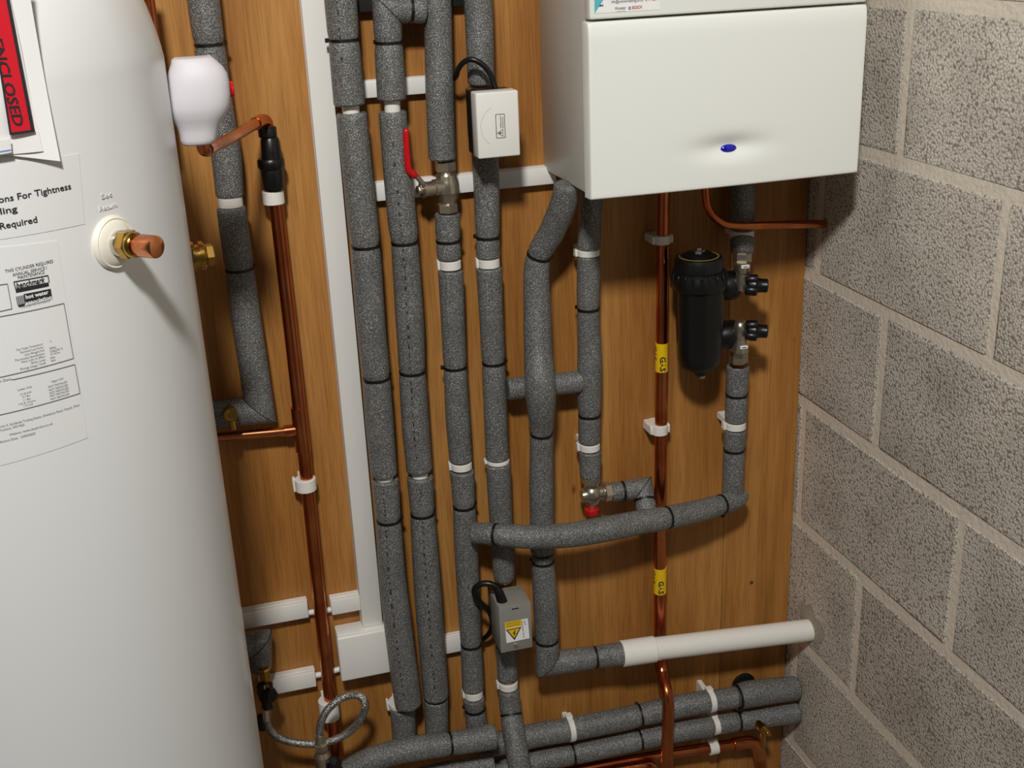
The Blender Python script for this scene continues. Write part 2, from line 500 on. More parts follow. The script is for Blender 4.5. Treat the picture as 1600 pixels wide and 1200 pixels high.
def sleeve(root, pts, ties=(), mitre=False, marks=None, name='foam_sleeve', material=None, n=24, wob=.012, rnd=.0022):
    rows = wpts(pts)
    if mitre:
        s = [rows[0]]
        for a, b in zip(rows[:-1], rows[1:]):
            k = max(2, int(np.linalg.norm(b[:3] - a[:3]) / .006))
            s += [a + (b - a) * i / k for i in range(1, k + 1)]
    else:
        mean = np.mean([np.linalg.norm(b[:3] - a[:3]) for a, b in zip(rows[:-1], rows[1:])])
        s = catmull(rows, max(3, int(mean / .005)))
    ph = random.uniform(0, 6)
    P = [r[:3] for r in s]; R = [r[3] * (1 + wob * math.sin(i * .23 + ph) * math.sin(i * .071 + ph)) for i, r in enumerate(s)]
    pix = [proj(p) for p in P]
    tl = []
    for tie in ties:
        i = min(range(len(P)), key=lambda j: (pix[j][0] - tie[0]) ** 2 + (pix[j][1] - tie[1]) ** 2)
        i = min(max(i, 1), len(P) - 2)
        tl.append((i, R[i], tie))
    for i, r0, _ in tl:
        for j in range(len(P)):
            q = np.linalg.norm(P[j] - P[i])
            R[j] -= r0 * .10 * math.exp(-(q / .0055) ** 2)
    part(name, tube(P, R, n, True, rnd=rnd), material or FOAM, root)
    if mitre:
        for c in rows[1:-1]:
            i = min(range(len(P)), key=lambda j: np.linalg.norm(P[j] - c[:3]))
            tin, tout = unit(P[i] - P[i - 1]), unit(P[i + 1] - P[i])
            if tin @ tout > .95: continue
            nrm = unit(tin + tout); u, v = frame(tin); loop = []
            for k in range(36):
                a = 2 * math.pi * k / 36
                o = R[i] * (math.cos(a) * u + math.sin(a) * v)
                loop.append(P[i] + o - tin * (o @ nrm) / (tin @ nrm))
            part('mitre_joint', tube(loop, .0007, 6, closed=True), FOAM_DARK, root)
    for i, r0, tie in tl:
        t = unit(P[i + 1] - P[i - 1]); r = r0 * .915
        g = lathe([(r - .001, -.0019), (r + .0013, -.0019), (r + .0013, .0019), (r - .001, .0019)], P[i], t, 28)
        view = unit(CAM - P[i]); view = unit(view - t * (view @ t)); side = np.cross(t, view)
        a = tie[2] if len(tie) > 2 else random.choice([-1, 1]) * random.uniform(100, 165)
        a = math.radians(a)
        dr = view * math.cos(a) + side * math.sin(a); tn = np.cross(t, dr)
        g = merge(g, obox(P[i] + dr * (r + .003), dr * .0024, tn * .0028, t * .0028, .0006, 1))
        part('cable_tie', g, TIE, root)
    if marks:
        ang, dens = marks
        gv, gf = [], []
        i = 4
        while i < len(P) - 6:
            if random.random() < dens:
                j = min(i + random.choice([1, 1, 2]), len(P) - 3)
                t = unit(P[j] - P[i]); view = unit(CAM - P[i]); view = unit(view - t * (view @ t)); side = np.cross(t, view)
                a = math.radians(ang + random.uniform(-1.5, 1.5)); hw = random.uniform(.0008, .0015)
                dr = view * math.cos(a) + side * math.sin(a); tn = np.cross(t, dr)
                k = len(gv)
                fr = random.uniform(.3, .9)
                e = P[i] + (P[j] - P[i]) * fr
                gv += [P[i] + dr * (R[i] + .0004) - tn * hw, P[i] + dr * (R[i] + .0004) + tn * hw, e + dr * (R[j] + .0004) + tn * hw, e + dr * (R[j] + .0004) - tn * hw]
                gf.append((k, k + 1, k + 2, k + 3))
                i = j
            i += 1
        if gv: part('printed_marking', (gv, gf), FOAM_DARK, root)['kind'] = 'stuff'
def core(root, pts, matl=None, name='inner_pipe'):
    part(name, wire(pts, False), matl or COPPER, root)

D = .036      # usual distance of an insulated pipe's axis from the plywood
# ------------------------------------------------------------------ hot water cylinder
zsh = float(W(250, 88, .375)[2])
tk = thing('hot_water_cylinder', 'large white hot water cylinder filling the left side', 'water cylinder', (TX, TY, -.02))
part('shell', lathe([(TR - .004, -.02), (TR, -.012), (TR, .3), (TR, .8), (TR, zsh), (TR - .0015, zsh + .012), (TR - .005, zsh + .03), (TR - .010, zsh + .05),
      (TR - .018, zsh + .072), (TR - .035, zsh + .1), (TR - .07, zsh + .128), (TR - .12, zsh + .143), (.02, zsh + .15)], (TX, TY, 0), (0, 0, 1), 128), TANKW, tk)
def patch(pix, off, thick=.0006, nu=14, nv=10, bulge=None):
    """curved sheet on the tank; pix = four pixel corners tl, tr, br, bl"""
    cs = [np.array(tank_hit(*p, off)) for p in pix]
    vs, fs = [], []
    for layer in (0, 1):
        for i in range(nv + 1):
            for j in range(nu + 1):
                u, v = j / nu, i / nv
                th, z = (1 - v) * ((1 - u) * cs[0] + u * cs[1]) + v * ((1 - u) * cs[3] + u * cs[2])
                o = off + (bulge(u, v) if bulge else 0) + (0 if layer else thick)
                vs.append(tank_pt(th, z, o))
    m = (nu + 1) * (nv + 1)
    ix = lambda l, i, j: l * m + i * (nu + 1) + j
    for i in range(nv):
        for j in range(nu):
            for l in (0, 1):
                fs.append((ix(l, i, j), ix(l, i, j + 1), ix(l, i + 1, j + 1), ix(l, i + 1, j)))
    for i in range(nv):
        fs.append((ix(0, i, 0), ix(0, i + 1, 0), ix(1, i + 1, 0), ix(1, i, 0)))
        fs.append((ix(0, i, nu), ix(0, i + 1, nu), ix(1, i + 1, nu), ix(1, i, nu)))
    for j in range(nu):
        fs.append((ix(0, 0, j), ix(0, 0, j + 1), ix(1, 0, j + 1), ix(1, 0, j)))
        fs.append((ix(0, nv, j), ix(0, nv, j + 1), ix(1, nv, j + 1), ix(1, nv, j)))
    return vs, fs
def zat(px, py):
    return tank_hit(px, py)[1]
def ttext(body, xl, xr, yb, h, off=.0009, bold=0.0, shear=0.0):
    """printed line whose right end is at pixel (xr, yb); left end near column xl; cap height h px"""
    th1, z = tank_hit(xr, yb)
    # left end: same height z, column xl
    th0 = th1
    for k in range(400):
        th0 -= .0015
        if proj(tank_pt(th0, z))[0] <= xl: break
    hh = z and (tank_hit(xr, yb - h)[1] - z)
    wdt = (th1 - th0) * TR
    return text_on(body, lambda u, v: tank_pt(th0 + u / TR, z + v, off), wdt, hh, bold, shear)
def tline(p0, p1, hw=.0004, off=.0010):
    a = np.array(tank_hit(*p0)); b = np.array(tank_hit(*p1))
    n = 16; vs, fs = [], []
    horiz = abs((b - a)[0]) * TR > abs((b - a)[1])
    for i in range(n + 1):
        th, z = a + (b - a) * i / n
        if horiz: vs += [tank_pt(th, z - hw, off), tank_pt(th, z + hw, off)]
        else: vs += [tank_pt(th - hw / TR, z, off), tank_pt(th + hw / TR, z, off)]
    for i in range(n):
        fs.append((2 * i, 2 * i + 1, 2 * i + 3, 2 * i + 2))
    return vs, fs
def tquad(pix, off):
    return patch(pix, off, .0002, 6, 4)
# notice label
lb = part('notice_label', patch([(-90, 262), (123, 240), (132, 350), (-90, 386)], .0001, .0003), LABELW, tk)
part('lettering', merge(ttext('ons For Tightness', -2, 110.5, 295, 9.8, bold=.014), ttext('ling', 1, 27, 330, 9.8, bold=.014), ttext('Required', 0, 58, 347, 9.8, bold=.014)), INK, lb, smooth=False)
lb = part('data_label', patch([(-90, 394), (89, 376), (137, 684), (-90, 748)], .0001, .0003), LABELW, tk)
ink = [ttext('THIS CYLINDER REQUIRES', 8, 82.5, 410, 5), ttext('ANNUAL SERVICE /', 20, 73, 420, 5), ttext('MAINTENANCE', 28, 69, 427, 5),
       ttext('benchmark', 26, 70, 440.5, 9, bold=.02, shear=.25),
       tline((21, 440), (74, 430)), tline((21, 440), (24, 452)), tline((74, 430), (76, 441)),
       tquad([(24, 451.5), (75.5, 441), (76.5, 447), (25, 457.5)], .0006),
       tquad([(37, 459.5), (79, 451), (81.5, 466), (39, 475)], .0006),
       tline((28, 478), (38, 475.5), .0009)]
part('lettering', merge(*ink), INK, lb, smooth=False)
part('logo_stripes', merge(*[tline((25 + k * 2.6, 463 - k * .55), (27.6 + k * 2.6, 476 - k * .6), .0005) for k in range(5)]), INKG, lb, smooth=False)
part('white_lettering', merge(ttext('hot water', 40, 75, 458.5, 6, off=.0014, bold=.03), ttext('association', 40, 80, 466.5, 6, off=.0014, bold=.03)), EMB, lb, smooth=False)
gi = []
for body, xl, xr, yb, h in [
    ('THINK BETTER HOT WATER', 32, 78, 470.5, 1.8),
    ('Test Target Temperature', 25, 66.5, 538, 3.2), ('Permitted Loss Factor', 32, 67.5, 543, 3.2), ('Unit Weight Full', 38, 68.5, 548, 3.2), ('Thermostat Specification', 23, 69, 553, 3.2),
    ('Heat Loss in 24hrs', 34, 70, 557.5, 3.2), ('Boiler Laws', 49, 70.5, 562.5, 3.2), ('Energy Usage Tariff', 32, 71, 568, 3.4),
    ('°C', 77, 80, 534, 3), ('285Kg', 77, 87, 543, 3), ('3.0Kg/35°C', 78, 97.5, 545, 3), ('57 W/mm', 79, 93, 551, 3), ('N/A', 79, 85.5, 558.5, 3), ('N/A', 80, 86.5, 563, 3),
    ('t Data', 0, 18, 593, 4), ('Lower Coil', 28, 49, 605, 3.2), ('Upper Coil', 80, 98, 592, 3.2),
    ('21.02 kW', 32, 48.5, 613, 2.8), ('0.1 Bar', 35, 47, 618, 2.8), ('1.1 Bar', 36, 48, 623, 2.8), ('14.2 l/min', 30, 55, 626, 2.8), ('1.0 m2', 37, 51, 631.5, 2.8),
    ('NOT INSTALLED', 75.5, 104.5, 597, 3), ('NOT INSTALLED', 76.5, 105.5, 602, 3), ('NOT INSTALLED', 77.5, 106.5, 606.5, 3), ('NOT INSTALLED', 78, 107, 611, 3), ('NOT INSTALLED', 79, 108, 616, 3),
    ('Unit 5, Sandbeds Trading Estate, Dewsbury Road, Ossett, West', 0, 124, 633.5, 3.4), ('Yorkshire, WF5 9ND', 0, 38, 664.5, 3.4),
    ('Website: www.ukcylinders.co.uk', 15, 82, 662.5, 3.4), ('Manufacture Date  13/04/2023', -12, 55, 678, 3.6)]:
    gi.append(ttext(body, xl, xr, yb, h))
gi += [tline((-40, 501), (99, 473.5), .0003), tline((99, 473.5), (114, 559.5), .0003), tline((-40, 597), (114, 559.5), .0003),
       tline((18, 593), (116, 569), .0003), tline((116, 569), (124, 614), .0003), tline((-40, 656), (124, 614), .0003),
       tline((-10, 446), (11, 443), .0003), tline((11, 443), (18, 482), .0003), tline((-20, 490), (18, 482), .0003)]
part('fine_print', merge(*gi), INKG, lb, smooth=False)
part('embossed_lettering', merge(*[g for k in range(4) for g in (ttext('Sec', 158, 174, 306, 7.5, off=.0002 + .0003 * k), ttext('Return', 155, 182, 322, 7.5, off=.0002 + .0003 * k))]), EMB, tk, smooth=False, label='raised white lettering above the capped connection')
# capped connection
th, z = tank_hit(177, 379)
n_ = np.array([math.sin(th), -math.cos(th), 0]); P0 = tank_pt(th, z)
fit = part('flange', lathe([(.0245, -.004), (.0247, .0015), (.0225, .0042), (.0212, .0035), (.0195, .0052), (.0150, .0062), (.0128, .0068)], P0, n_, 40), IVORY, tk, label='ivory round flange')
part('collar', lathe([(.0118, 0), (.0122, .001), (.0122, .006), (.0115, .007)], P0 + n_ * .0065, n_, 28), CHROME, fit)
part('hex_nut', hexnut(P0 + n_ * .012, n_, .0136, .011), BRASS, fit, angle=25)
part('ring', lathe([(.0112, 0), (.012, .001), (.012, .004), (.0105, .006)], P0 + n_ * .0225, n_, 28), BRASS, fit)
part('copper_stub', lathe([(.0088, 0), (.0088, .014)], P0 + n_ * .027, n_, 28), COPPER, fit)
part('copper_cap', lathe([(.0102, 0), (.0105, .001), (.0105, .0155), (.0100, .0175), (.0085, .0185), (.0001, .019)], P0 + n_ * .0345, n_, 32), COPPER_BRIGHT, fit)
# second brass connection on the far side
Pn = W(299, 402, .34)
nx = unit((1, .12, 0))
fit = part('brass_adapter', lathe([(.014, -.03), (.0175, -.004), (.0175, .003), (.0135, .0035), (.0135, .008), (.0165, .0085), (.0165, .013), (.013, .0155)], Pn, nx, 28), BRASS, tk)
part('hex_plug', hexnut(Pn + nx * .0155, nx, .0125, .009), BRASS, fit, angle=25)

# relief valve under its cover
rv = thing('relief_valve', 'relief valve under a rounded white cover on the cylinder side', 'valve', W(308, 222, .36))
rows = [(86, 56, 300), (87, 62, 300), (93, 70, 303), (101, 81, 306), (112, 91, 308), (126, 96, 309), (145, 98, 310), (160, 97, 310), (172, 90, 310), (182, 78, 310), (192, 66, 310), (202, 59, 310), (212, 56, 310), (218, 52, 310), (221, 44, 310)]
vs, fs, n = [], [], 40
for py, wd_, cx in rows:
    P = W(cx, py + 4, .36); a = mm(P, wd_) / 2; b = a * .78
    for k in range(n):
        t = 2 * math.pi * k / n; c, s = math.cos(t), math.sin(t); e = 2 / 2.5
        vs.append((P[0] + a * math.copysign(abs(c) ** e, c), P[1] + b * math.copysign(abs(s) ** e, s), P[2]))
for i in range(len(rows) - 1):
    for k in range(n):
        fs.append((i * n + k, i * n + (k + 1) % n, (i + 1) * n + (k + 1) % n, (i + 1) * n + k))
fs += [tuple(range(n)), tuple((len(rows) - 1) * n + k for k in range(n))]
part('cover', (vs, fs), FROST, rv, angle=60)
Pb = W(300, 92, .335)
part('back_plate', box(Pb[0] - .0185, Pb[0] + .019, Pb[1] - .002, Pb[1] + .003, Pb[2] - .02, Pb[2] + .0025, .0008, 1), FROST, rv)
Pf = W(268, 148, .36)
part('socket', lathe([(.021, -.03), (.021, -.0025), (.0195, 0), (.013, .001), (.013, .02)], Pf + np.array([-.007, 0, 0]), (1, 0, 0), 32), IVORY, rv)
Pk = W(356.5, 140, .345)
part('red_knob', lathe([(.0085, -.012), (.0085, .004), (.0075, .0058), (.004, .0065)], Pk, (1, 0, 0), 24), RED, rv)

cp = thing('discharge_pipe', 'bare copper pipe slanting from the white valve cover to the black tundish', 'copper pipe', W(318, 236, .36))
part('pipe', wire([(318, 216, 20, .36), (317, 228, 20, .36), (321, 235, 19.5, .352), (331, 230, 19, .325), (360, 216, 18, .225), (398, 194, 17, .085), (409, 189, 17, .05), (415, 191, 17, .036), (418, 204, 17, .034)], True, 8, 20), COPPER_BRIGHT, cp)
part('end_collar', wire([(323, 234, 22, .348), (336, 227, 21, .308)], False, n=20), COPPER, cp)
part('elbow', wire([(399, 193.5, 20, .082), (410, 188, 20, .05), (416, 191, 20, .036), (418, 203, 20, .034)], True, 6, 20), COPPER, cp)

def ly(px, ys, d, n=28):
    """vertical turned body from (pixel row, pixel width) pairs at column px (column may slide: (px0, px1))"""
    prof = []
    P0 = W(px, ys[0][0], d)
    for y, wd_ in ys:
        P = W(px, y, d)
        prof.append((mm(P, wd_) / 2, P0[2] - P[2]))
    return lathe(prof, P0, (0, 0, -1), n)
td = thing('tundish', 'black plastic tundish at the top of the left copper pipe', 'tundish', W(426, 298, .034))
part('inlet_nut', ly(417, [(198, 26), (200, 29), (213, 29), (215, 25)], .034, 12), BLACK, td)
part('funnel', merge(ly(421, [(214, 24), (218, 29), (238, 31), (250, 33)], .034)), BLACK, td)
part('collar', ly(422.5, [(247, 38), (250, 42), (260, 42), (264, 36)], .034), BLACK, td)
part('outlet_nut', ly(424.5, [(262, 34), (266, 36), (294, 34), (297, 30)], .034, 12), BLACK, td)

# ------------------------------------------------------------------ copper pipes on the left
cv = thing('copper_pipe', 'tall bare copper pipe dropping from the black tundish', 'copper pipe', W(529, 1200, .03))
part('pipe', wire([(428, 290, 22, .03), (470, 660, 21, .03), (500, 950, 20, .03), (526, 1180, 19, .03), (533, 1240, 19, .03)], True, 6, 20), COPPER, cv)
part('tee_fitting', merge(wire([(466, 636, 24, .03), (474, 704, 24, .03)], False, n=20), wire([(444, 673.5, 18, .03), (470, 670.5, 19, .03)], False, n=20)), COPPER, cv)
part('branch_pipe', wire([(322, 685, 14.5, .03), (455, 672.5, 14.5, .03)], False, n=18), COPPER_BRIGHT, cv)
clip(cv, 427, 308, .03, 34, 21, lug=False)
clip(cv, 477.5, 756, .03, 33, 20)
clip(cv, 514, 1107, .03, 31, 34, lug=False)
cs_ = thing('copper_pipe', 'dull copper pipe peeping out behind the rounded cylinder top', 'copper pipe', W(262, 200, .09))
part('pipe', wire([(226, -50, 17, .09), (262, 200, 17, .09)], False, n=18), COPPER, cs_)

# ------------------------------------------------------------------ insulated pipe behind the cylinder
p0 = thing('insulated_pipe', 'grey foam-lagged pipe between the cylinder and the tundish, turning left at its foot', 'pipe', W(400, 640, .04))
sleeve(p0, [(313, -40, 50, .042), (320, 20, 50, .042), (327, 69, 48, .042), (341, 170, 47, .042), (353, 240, 46, .042), (359, 307, 43, .042)], [(326.5, 68)])
sleeve(p0, [(361, 323, 45, .042), (385, 500, 46, .042), (406, 640, 45, .042), (300, 651, 45, .042)], [(374, 420)], mitre=True)
core(p0, [(355, 280, 30, .042), (364, 345, 30, .042)])
clip(p0, 360, 315, .042, 38, 16, lug=False)
dv = thing('drain_valve', 'small brass drain valve on the lagged elbow beside the cylinder', 'valve', W(361, 670, .07))
P = W(360, 648, .085)
part('body', lathe([(.0075, -.035), (.0075, -.006), (.0105, -.005), (.0105, .001), (.0095, .0025)], P, (0, -1, .15), 20), BRASS, dv)
part('screw_head', lathe([(.0072, 0), (.0072, .0015), (.005, .002), (.005, .001), (.002, .001)], P + np.array([0, -.0024, .0004]), (0, -1, .15), 20), BRASS, dv)
P = W(362, 656, .078)
part('spout', lathe([(.0045, 0), (.0052, .003), (.0052, .014), (.0042, .0145)], P, (0.03, -.1, -1), 16), BRASS, dv)

# ------------------------------------------------------------------ trunking, cables and the junction box
def trunk(label, tl, tr, hpx, d, group=None, lidline=True, vert=None):
    """horizontal trunking; tl/tr pixel of the top front edge ends, hpx front height"""
    a, b = W(*tl, d), W(*tr, d)
    z1 = (a[2] + b[2]) / 2; h = mm((a + b) / 2, hpx) / .95
    t = thing('cable_trunking', label, 'trunking', ((a[0] + b[0]) / 2, 0, z1 - h))
    part('base', box(a[0], b[0], -d * .62, -.0002, z1 - h, z1, .0008, 1), PVC, t)
    part('lid', box(a[0] + .0004, b[0] - .0004, -d, -d * .64, z1 - h + .0006, z1 - .0006, .0015, 2), PVC, t)
    return t
vt = thing('cable_trunking', 'tall white vertical trunking left of the grey pipes', 'trunking', W(585, 985, 0))
a0, a1, b0, b1 = W(468, 0, .026), W(506, 0, .026), W(568, 985, .026), W(602, 980, .026)
x0, x1 = (a0[0] + b0[0]) / 2, (a1[0] + b1[0]) / 2
zb = float(W(566, 984, .03)[2])
part('base', box(x0, x1, -.015, -.0002, zb, TOP, .0008, 1), PVC, vt)
part('lid', box(x0 + .0004, x1 - .0004, -.026, -.0155, zb, TOP, .0018, 2), PVC, vt)
trunk('short white trunking behind the pipes level with the white actuator box', (556, 128), (690, 117), 26, .016)
trunk('long white trunking running behind the pipes to the boiler corner', (586, 286), (869, 259), 28, .018)
trunk('white trunking beside the cylinder, upper of two left of the copper pipe', (340, 962), (481, 944), 28, .02)
trunk('stubby white trunking between the copper pipe and tall vertical trunking', (516, 938), (564, 931), 26, .02)
trunk('white trunking beside the cylinder, lower of two left of the copper pipe', (404, 1064), (493, 1052), 27, .02)
trunk('tiny white trunking glimpsed between the lower grey pipes', (660, 1003), (738, 993), 27, .018)
cb = thing('cable', 'white cable crossing behind the copper pipe, upper of two', 'cable', W(500, 955, .008))
part('sheath', wire([(470, 959, 9, .009), (520, 952, 9, .009)], False), PVC, cb)
cb = thing('cable', 'white cable entering the square junction box, lower of two', 'cable', W(510, 1050, .008))
part('sheath', wire([(482, 1057, 9, .009), (505, 1053, 9, .009), (532, 1045, 9, .009), (545, 1042, 9, .012)], True, 4), PVC, cb)
jb = thing('junction_box', 'square white junction box under the tall trunking', 'junction box', W(570, 1060, 0))
f0, f1 = W(530, 1031, .042), W(608, 1014, .042)
zt, zz = (W(527, 998, .042)[2] + W(606, 978, .042)[2]) / 2, (W(533, 1067, .042)[2] + W(610, 1051, .042)[2]) / 2
part('back_box', box(f0[0] + .001, f1[0] - .001, -.034, -.0002, zz + .001, min(zt - .001, zb - .0005), .003, 2), PVC, jb)
part('lid', box(f0[0], f1[0], -.042, -.0345, zz, min(zt, zb - .0003), .0036, 3), PVC, jb)

# ------------------------------------------------------------------ black bar at the top edge
bb = thing('black_infill', 'black bar behind the pipes along the top edge', 'infill', W(640, -30, 0))
a, b = W(560, 22, .02), W(726, 10, .02)
part('infill', box(a[0], b[0], -.020, -.0002, b[2], b[2] + .09, .002, 2), INFILLM, bb)  # plain black box added to fill the dark area behind the pipe tops

# ------------------------------------------------------------------ the row of insulated risers
p1 = thing('insulated_pipe', 'thick grey lagged riser hugging the tall white trunking, leftmost of the row', 'pipe', W(632, 1150, D))
sleeve(p1, [(529, -40, 50, .05), (532, 0, 51, .05), (537, 62, 50, .05), (546, 164, 49, .05)], [(537, 61, 92)], marks=(12, .85))
sleeve(p1, [(549, 176, 47, .05), (565, 330, 48, .05), (571, 384, 46, .05), (579, 500, 46, .05), (588, 590, 44, .048), (593, 660, 44, .046), (600, 741, 42, .044)], [(570, 383), (587, 590)])
sleeve(p1, [(602, 748, 42, .044), (607, 812, 40, .044), (613, 900, 42, .046), (626, 1010, 44, .048), (638, 1101, 42, .05)], [(607, 812)], marks=(14, .8))
sleeve(p1, [(629, 1104, 39, .032), (632, 1165, 38, .032)])
core(p1, [(546, 150, 27, .05), (550, 190, 27, .05)], CLIPW, 'pipe_clip'); core(p1, [(599, 735, 27, .044), (603, 760, 27, .044)], CLIPW, 'pipe_clip')
core(p1, [(636, 1085, 22, .04), (631, 1112, 22, .034)])
clip(p1, 627, 1100, .024, 40, 14)
p2 = thing('insulated_pipe', 'grey lagged riser second from the trunking, with an elbow at its top', 'pipe', W(682, 1145, D))
sleeve(p2, [(612, 156, 45, .05), (607, 66, 45, .05), (604, 14, 45, .05), (664, 16, 40, .05)], [(606.5, 66), (641, 16)], mitre=True)
sleeve(p2, [(613, 174, 44, .05), (628, 340, 46, .05), (632, 378, 43, .05), (640, 500, 44, .048), (644, 580, 42, .046), (649, 660, 43, .045), (655, 735, 41, .044)], [(631, 378), (644, 580)], marks=(8, .7))
sleeve(p2, [(656, 744, 41, .044), (660, 802, 39, .044), (666, 890, 42, .045), (674, 1000, 42, .046), (681, 1088, 40, .044)], [(660, 802)], marks=(3, .85))
sleeve(p2, [(681, 1092, 37, .04), (683, 1160, 37, .04)])
core(p2, [(612, 150, 25, .05), (614, 185, 25, .05)], CLIPW, 'pipe_clip'); core(p2, [(655, 728, 25, .044), (657, 752, 25, .044)], CLIPW, 'pipe_clip')
p3 = thing('insulated_pipe', 'grey lagged riser interrupted by the red-lever ball valve', 'pipe', W(744, 1130, D))
sleeve(p3, [(681, -40, 44, .045), (684, 20, 44, .045), (687, 150, 44, .045), (691, 249, 43, .045)])
sleeve(p3, [(699, 333, 40, .04), (700, 376, 39, .04), (702, 404, 37, .04)], [(700, 376)])
sleeve(p3, [(704, 422, 39, .04), (711, 573, 37, .04), (715, 650, 38, .04), (720, 719, 36, .04)], [(711, 573, 88)])
sleeve(p3, [(722, 735, 38, .04), (725, 790, 36, .04), (728, 850, 37, .04), (736, 1006, 34, .04), (739, 1076, 34, .04)], [(724, 790), (737, 1006)])
sleeve(p3, [(740, 1090, 33, .04), (742, 1107, 33, .04), (745, 1140, 34, .04)], [(742, 1107)])
core(p3, [(700, 336, 20, .04), (705, 430, 20, .04), (722, 745, 19, .04), (741, 1100, 18, .04)])
clip(p3, 703.5, 413, .04, 34, 14); clip(p3, 721, 727, .04, 33, 11); clip(p3, 740, 1083, .04, 29, 12)
p4 = thing('insulated_pipe', 'grey lagged riser carrying the white actuator and the grey valve box', 'pipe', W(815, 1200, .1))
sleeve(p4, [(744, -40, 45, .042), (748, 20, 45, .042), (752, 131, 42, .042)])
sleeve(p4, [(758, 238, 42, .04), (760, 290, 41, .04), (762, 370, 38, .04), (763, 402, 38, .04)], [(762, 369)])
sleeve(p4, [(764, 418, 40, .04), (771, 566, 37, .04), (777, 716, 37, .04)], [(771, 565)])
sleeve(p4, [(778, 724, 38, .04), (783, 818, 37, .04), (786, 868, 37, .04), (788, 905, 32, .04)])
sleeve(p4, [(791, 1010, 33, .04), (793, 1060, 32, .04)])
sleeve(p4, [(795, 1078, 33, .042), (798, 1112, 34, .052), (802, 1140, 35, .072), (808, 1175, 36, .092), (813, 1205, 36, .105), (819, 1245, 36, .12)], [(798, 1116)])
core(p4, [(760, 270, 20, .04), (764, 430, 20, .04), (778, 730, 18, .04), (787, 898, 18, .04)]); core(p4, [(793, 1045, 16, .04), (795, 1090, 16, .044)])
clip(p4, 764, 410, .04, 34, 14); clip(p4, 778, 720, .04, 36, 6); clip(p4, 794, 1069, .04, 30, 11)
p5 = thing('insulated_pipe', 'grey lagged pipe slanting from the boiler corner down to the white waste pipe', 'pipe', W(853, 1040, .06))
sleeve(p5, [(885, 287, 38, .12), (884, 297, 40, .118), (879, 322, 42, .108), (862, 362, 41, .082), (843, 396, 39, .064), (838, 428, 41, .06), (839, 470, 43, .062), (841, 550, 45, .072), (844, 600, 49, .085), (846, 640, 44, .08), (846, 676, 37, .068), (846, 760, 38, .06), (847, 862, 37, .06)], [(842, 399), (846, 675)])
sleeve(p5, [(848, 866, 36, .06), (852, 940, 39, .062), (854.5, 1000, 38, .062), (856, 1037, 38, .064), (930, 1027, 36, .07), (975, 1021, 37, .074)], [(848, 875), (854.5, 999), (929, 1027)], mitre=True)
p6 = thing('insulated_pipe', 'grey lagged pipe from under the boiler to the red-capped valve, with a cross branch', 'pipe', W(922, 745, D))
sleeve(p6, [(924, 270, 36, .045), (923, 310, 37, .045), (920, 388, 38, .042)])
sleeve(p6, [(920, 400, 37, .042), (919, 482, 36, .042), (921, 545, 38, .042), (921, 600, 39, .042), (921, 648, 36, .042), (921, 690, 35, .042)], [(919, 482), (921, 648)])
sleeve(p6, [(922, 704, 35, .042), (922, 744, 33, .042)])
sleeve(p6, [(792, 608.5, 35, .042), (845, 603, 36, .042), (908, 596, 35, .042)], name='cross_branch')
core(p6, [(923, 330, 20, .042), (922, 750, 18, .042)])
clip(p6, 919, 394, .042, 36, 10); clip(p6, 921, 697, .042, 33, 11)
p7 = thing('insulated_pipe', 'long grey lagged arm sweeping across the other pipes and up to the black filter', 'pipe', W(960, 850, .1))
sleeve(p7, [(1153, 571, 36, .05), (1151, 616, 35, .05), (1150, 657, 35, .05)], [(1151, 616)])
sleeve(p7, [(1149, 671, 35, .05), (1147, 702, 34, .05), (1145, 772, 35, .05)], [(1147, 702)])
sleeve(p7, [(1166, 772, 16, .05), (1152, 779, 31, .055), (1131, 787, 33, .065), (1090, 799, 36, .08), (1042, 809, 37, .092), (1000, 816, 38, .1), (950, 826, 40, .108), (890, 836, 39, .11), (830, 839, 38, .108), (790, 836, 36, .1), (770, 834, 35, .09), (741, 833, 34, .07)], [(1129, 788), (1042, 809), (774, 834.5)])
core(p7, [(1153, 560, 18, .05), (1149, 680, 18, .05)])
clip(p7, 1149, 664, .05, 33, 11)
p8 = thing('insulated_pipe', 'short grey lagged elbow linking the red-capped valve to the long arm', 'pipe', W(1012, 800, .08))
sleeve(p8, [(955, 769.5, 31, .046), (1004, 763, 33, .05), (1013, 812, 33, .085)], [(975, 767, 170), (1009, 779)], mitre=True)
p9 = thing('insulated_pipe', 'dark lagged stub above the black filter, under the boiler', 'pipe', W(1160, 380, .055))
sleeve(p9, [(1161, 262, 40, .036), (1161, 300, 40, .036), (1160, 358, 38, .036)])
clip(p9, 1159, 365, .04, 38, 12, lug=False)
sleeve(p9, [(1160, 372, 39, .046), (1160, 386, 38, .052), (1159.5, 396, 36, .055)])

# low horizontal pair
q1 = thing('insulated_pipe', 'upper of the two low lagged pipes running to the block wall', 'pipe', W(1040, 1125, .03))
sleeve(q1, [(760, 1166, 37, .03), (830, 1150, 38, .032), (888, 1140, 37, .034)])
sleeve(q1, [(893, 1139, 37, .034), (960, 1126, 37, .036), (1000, 1117, 36, .04), (1060, 1104, 36, .045), (1107, 1095, 35, .05)], [(1000, 1117)])
sleeve(q1, [(1112, 1095, 33, .05), (1150, 1089, 34, .052)])
sleeve(q1, [(1151, 1089, 39, .052), (1180, 1083, 41, .053), (1245, 1074.5, 38, .054)], [(1153, 1088)], rnd=.004)
core(q1, [(880, 1141, 20, .034), (900, 1137, 20, .034)]); core(q1, [(1100, 1096, 20, .05), (1160, 1087, 20, .052)])
clip(q1, 891, 1139, .034, 40, 9, True); clip(q1, 1110, 1095, .05, 36, 9, True)
